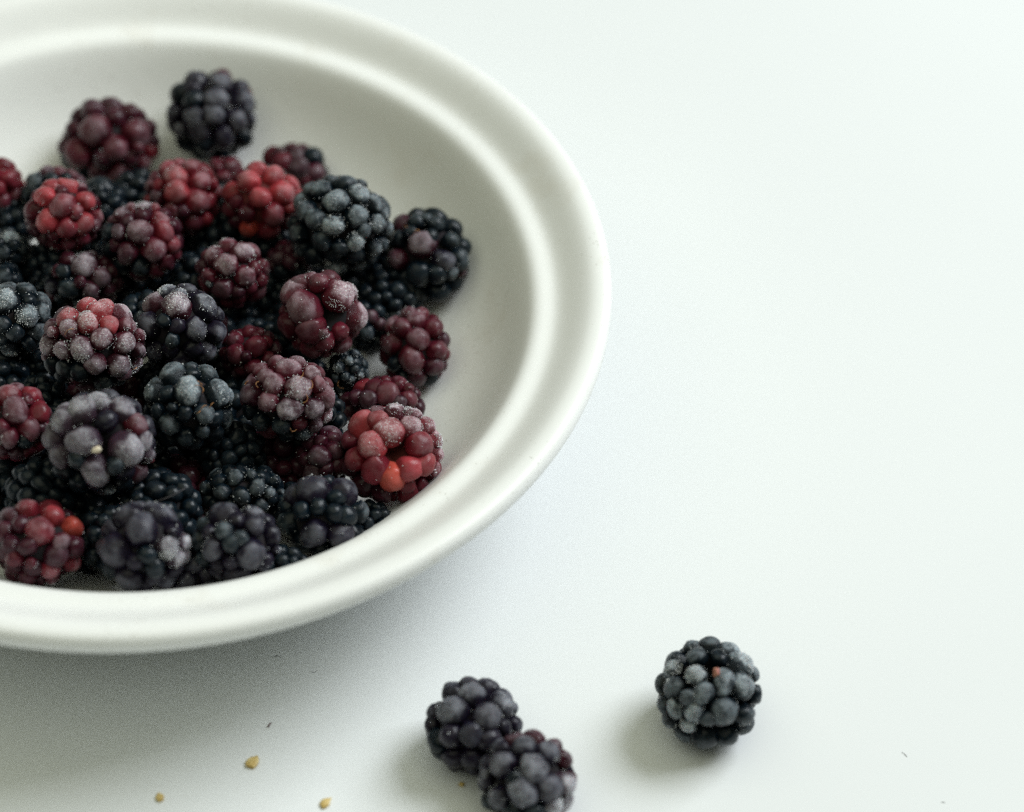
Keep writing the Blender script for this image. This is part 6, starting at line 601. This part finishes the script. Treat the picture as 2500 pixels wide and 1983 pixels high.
def on_surface(entry, sx, sy, k=0.98):
    """point on a berry's outside facing the viewer's side; sx, sy in -1..1 across it"""
    root, lift, w = entry
    d = Vector((sx, sy, math.sqrt(max(0.02, 1 - sx * sx - sy * sy))))
    R3 = Matrix((RIGHT, UP, BACK)).transposed()
    return R3 @ Vector((d.x * w.x, d.y * w.y, d.z * w.z)) * k

def hairs_on(word, spots):
    e = find(word)
    lst = []
    for sx, sy, l, a, curl in spots:
        p = on_surface(e, sx, sy)
        lst.append((p.x, p.y, p.z, l, a, curl))
    styles(e[0], e[1], lst)

hairs_on("grey black blackberry", [(.42, .32, 2.4, .4, 1.6), (.52, .02, 2.2, 2.4, .9), (.56, -.06, 1.8, 1.2, -.8), (.30, .60, 1.6, 4.0, 1.0), (.40, -.12, 1.2, 5.0, .8)])
hairs_on("maroon red blackberry with white frost", [(.22, .48, 2.6, 5.2, 1.2), (.48, .22, 2.4, 5.6, 1.3), (.40, -.10, 2.0, 2.2, 1.2), (-.86, .36, 1.6, 1.0, 1.2), (.12, -.72, 1.4, .6, 1.4), (-.55, .42, 1.6, 3.0, 1.0)])
hairs_on("pale pink heavily frosted", [(-.22, .34, 2.4, 2.2, .7), (.85, -.50, 1.6, 1.0, 1.1)])
hairs_on("glossy black blackberry with a few", [(-.38, .50, 1.8, .5, 1.0), (-.10, .48, 1.6, 2.0, 1.0), (-.68, .30, 1.6, 3.0, 1.0)])
hairs_on("icy crumbly top", [(-.34, .96, 1.6, .5, 1.2), (.10, .58, 1.4, 2.0, 1.0)])
hairs_on("tiny glinting", [(-.40, -.50, 2.0, .3, 1.2)])

def lump(name, mat, parent, p, size, seed, flat=0.6):
    """an irregular little morsel"""
    q = random.Random(seed)
    bm = bmesh.new(); bmesh.ops.create_icosphere(bm, subdivisions=3, radius=1.0)
    o = Vector((seed * 3.1, seed * 1.7, 0))
    for v in bm.verts:
        d = v.co.normalized(); h = 1 + 0.30 * noise.noise(d * 1.5 + o) + 0.12 * noise.noise(d * 4 + o)
        v.co = (Vector((d.x * size[0], d.y * size[1], d.z * size[2])) * h + Vector(p)) * S
    return mesh_obj(name, bm, mat, parent)

e = find("grey lilac frosted")
lump("receptacle", PALE, e[0], e[1] + on_surface(e, .06, -.12, .90), (1.2, 0.9, 0.7), 3)
e = find("stem scar")
lump("stem_scar", STEMSCAR, e[0], e[1] + on_surface(e, .09, .50, .94), (0.75, 1.1, 1.0), 5)
lump("stem_scar", STEMSCAR, e[0], e[1] + on_surface(e, -.30, .44, .88), (1.1, 0.6, 0.8), 6)

# ------------------------------------------------------------------ crumbs on the table
def seed(x, y, size, ang, tip, label, k):
    """flattened berry pip with a ridged, pitted coat"""
    bm = bmesh.new(); bmesh.ops.create_icosphere(bm, subdivisions=3, radius=1.0)
    o = Vector((k * 7.3, 2.0, k))
    for v in bm.verts:
        d = v.co.normalized()
        h = 1 + 0.30 * noise.noise(d * 1.7 + o) - 0.16 * abs(noise.noise(d * 4.2 + o))
        nar = 1 - tip * max(0.0, d.x)
        v.co = Vector((d.x * size[0] * h, d.y * size[1] * h * nar, (d.z * size[2] * h * nar + size[2] * 0.92))) * S
    ob = mesh_obj("seed", bm, SEED)
    ob.location = (x * S, y * S, 0); ob.rotation_euler.z = ang
    tag(ob, label, "seed", "berry seeds dropped on the table")
seed(37.0, -102.8, (1.75, 1.3, .45), 1.15, .25, "largest yellow berry seed, lying between the bowl and the two smaller seeds", 1)
seed(19.0, -112.9, (1.15, .9, .34), 2.0, .45, "yellowish brown berry seed nearest the photo's lower left corner", 2)
seed(53.3, -111.5, (1.50, 1.0, .38), 0.95, .5, "wedge shaped yellow berry seed at the bottom edge, nearest the loose touching berries", 3)
seed(81.2, -104.6, (0.7, .55, .4), 0.4, .3, "tiny yellow berry seed in the shadow of the two touching loose berries", 4)

def fibre(name, pts, r, mat, label, cat):
    bm = bmesh.new(); tube(bm, [Vector(p) * S for p in pts], r * S, r * S * .6, 6)
    tag(mesh_obj(name, bm, mat), label, cat)
fibre("speck", [(39.15, -93.35, .22), (39.3, -92.9, .27), (39.5, -92.4, .27), (39.7, -92.1, .22)], .17, SPECK, "short dark red speck on the table beyond the largest yellow seed", "speck")
fibre("fibre", [(38.3, -74.4, .12), (38.8, -74.2, .16), (39.3, -74.3, .16), (39.8, -74.7, .10)], .06, FIBRE, "fine dark fibre on the table just below the bowl's rim", "fibre")
fibre("fibre", [(46.9, -77.9, .10), (47.3, -78.1, .10), (47.7, -77.8, .10), (47.8, -77.4, .10)], .04, FIBRE, "tiny curled grey fibre on the table, right of the dark one by the rim", "fibre")
fibre("fibre", [(174.6, -88.5, .10), (175.1, -88.9, .12), (175.6, -89.6, .10)], .07, FIBRE, "thin straight grey fibre alone on the empty table at far right", "fibre")
fibre("speck", [(182.2, -100.7, .1), (182.6, -100.6, .14), (183.0, -100.7, .1)], .06, FIBRE, "pale grey speck near the lower right corner of the table", "speck")
fibre("fibre", [(12.7, -64.2, 36.8), (14.6, -64.1, 37.9), (16.9, -63.3, 38.7), (19.0, -61.7, 39.2)], .10, FIBRE, "long thin grey fibre standing out of the berries above the charcoal one", "fibre")
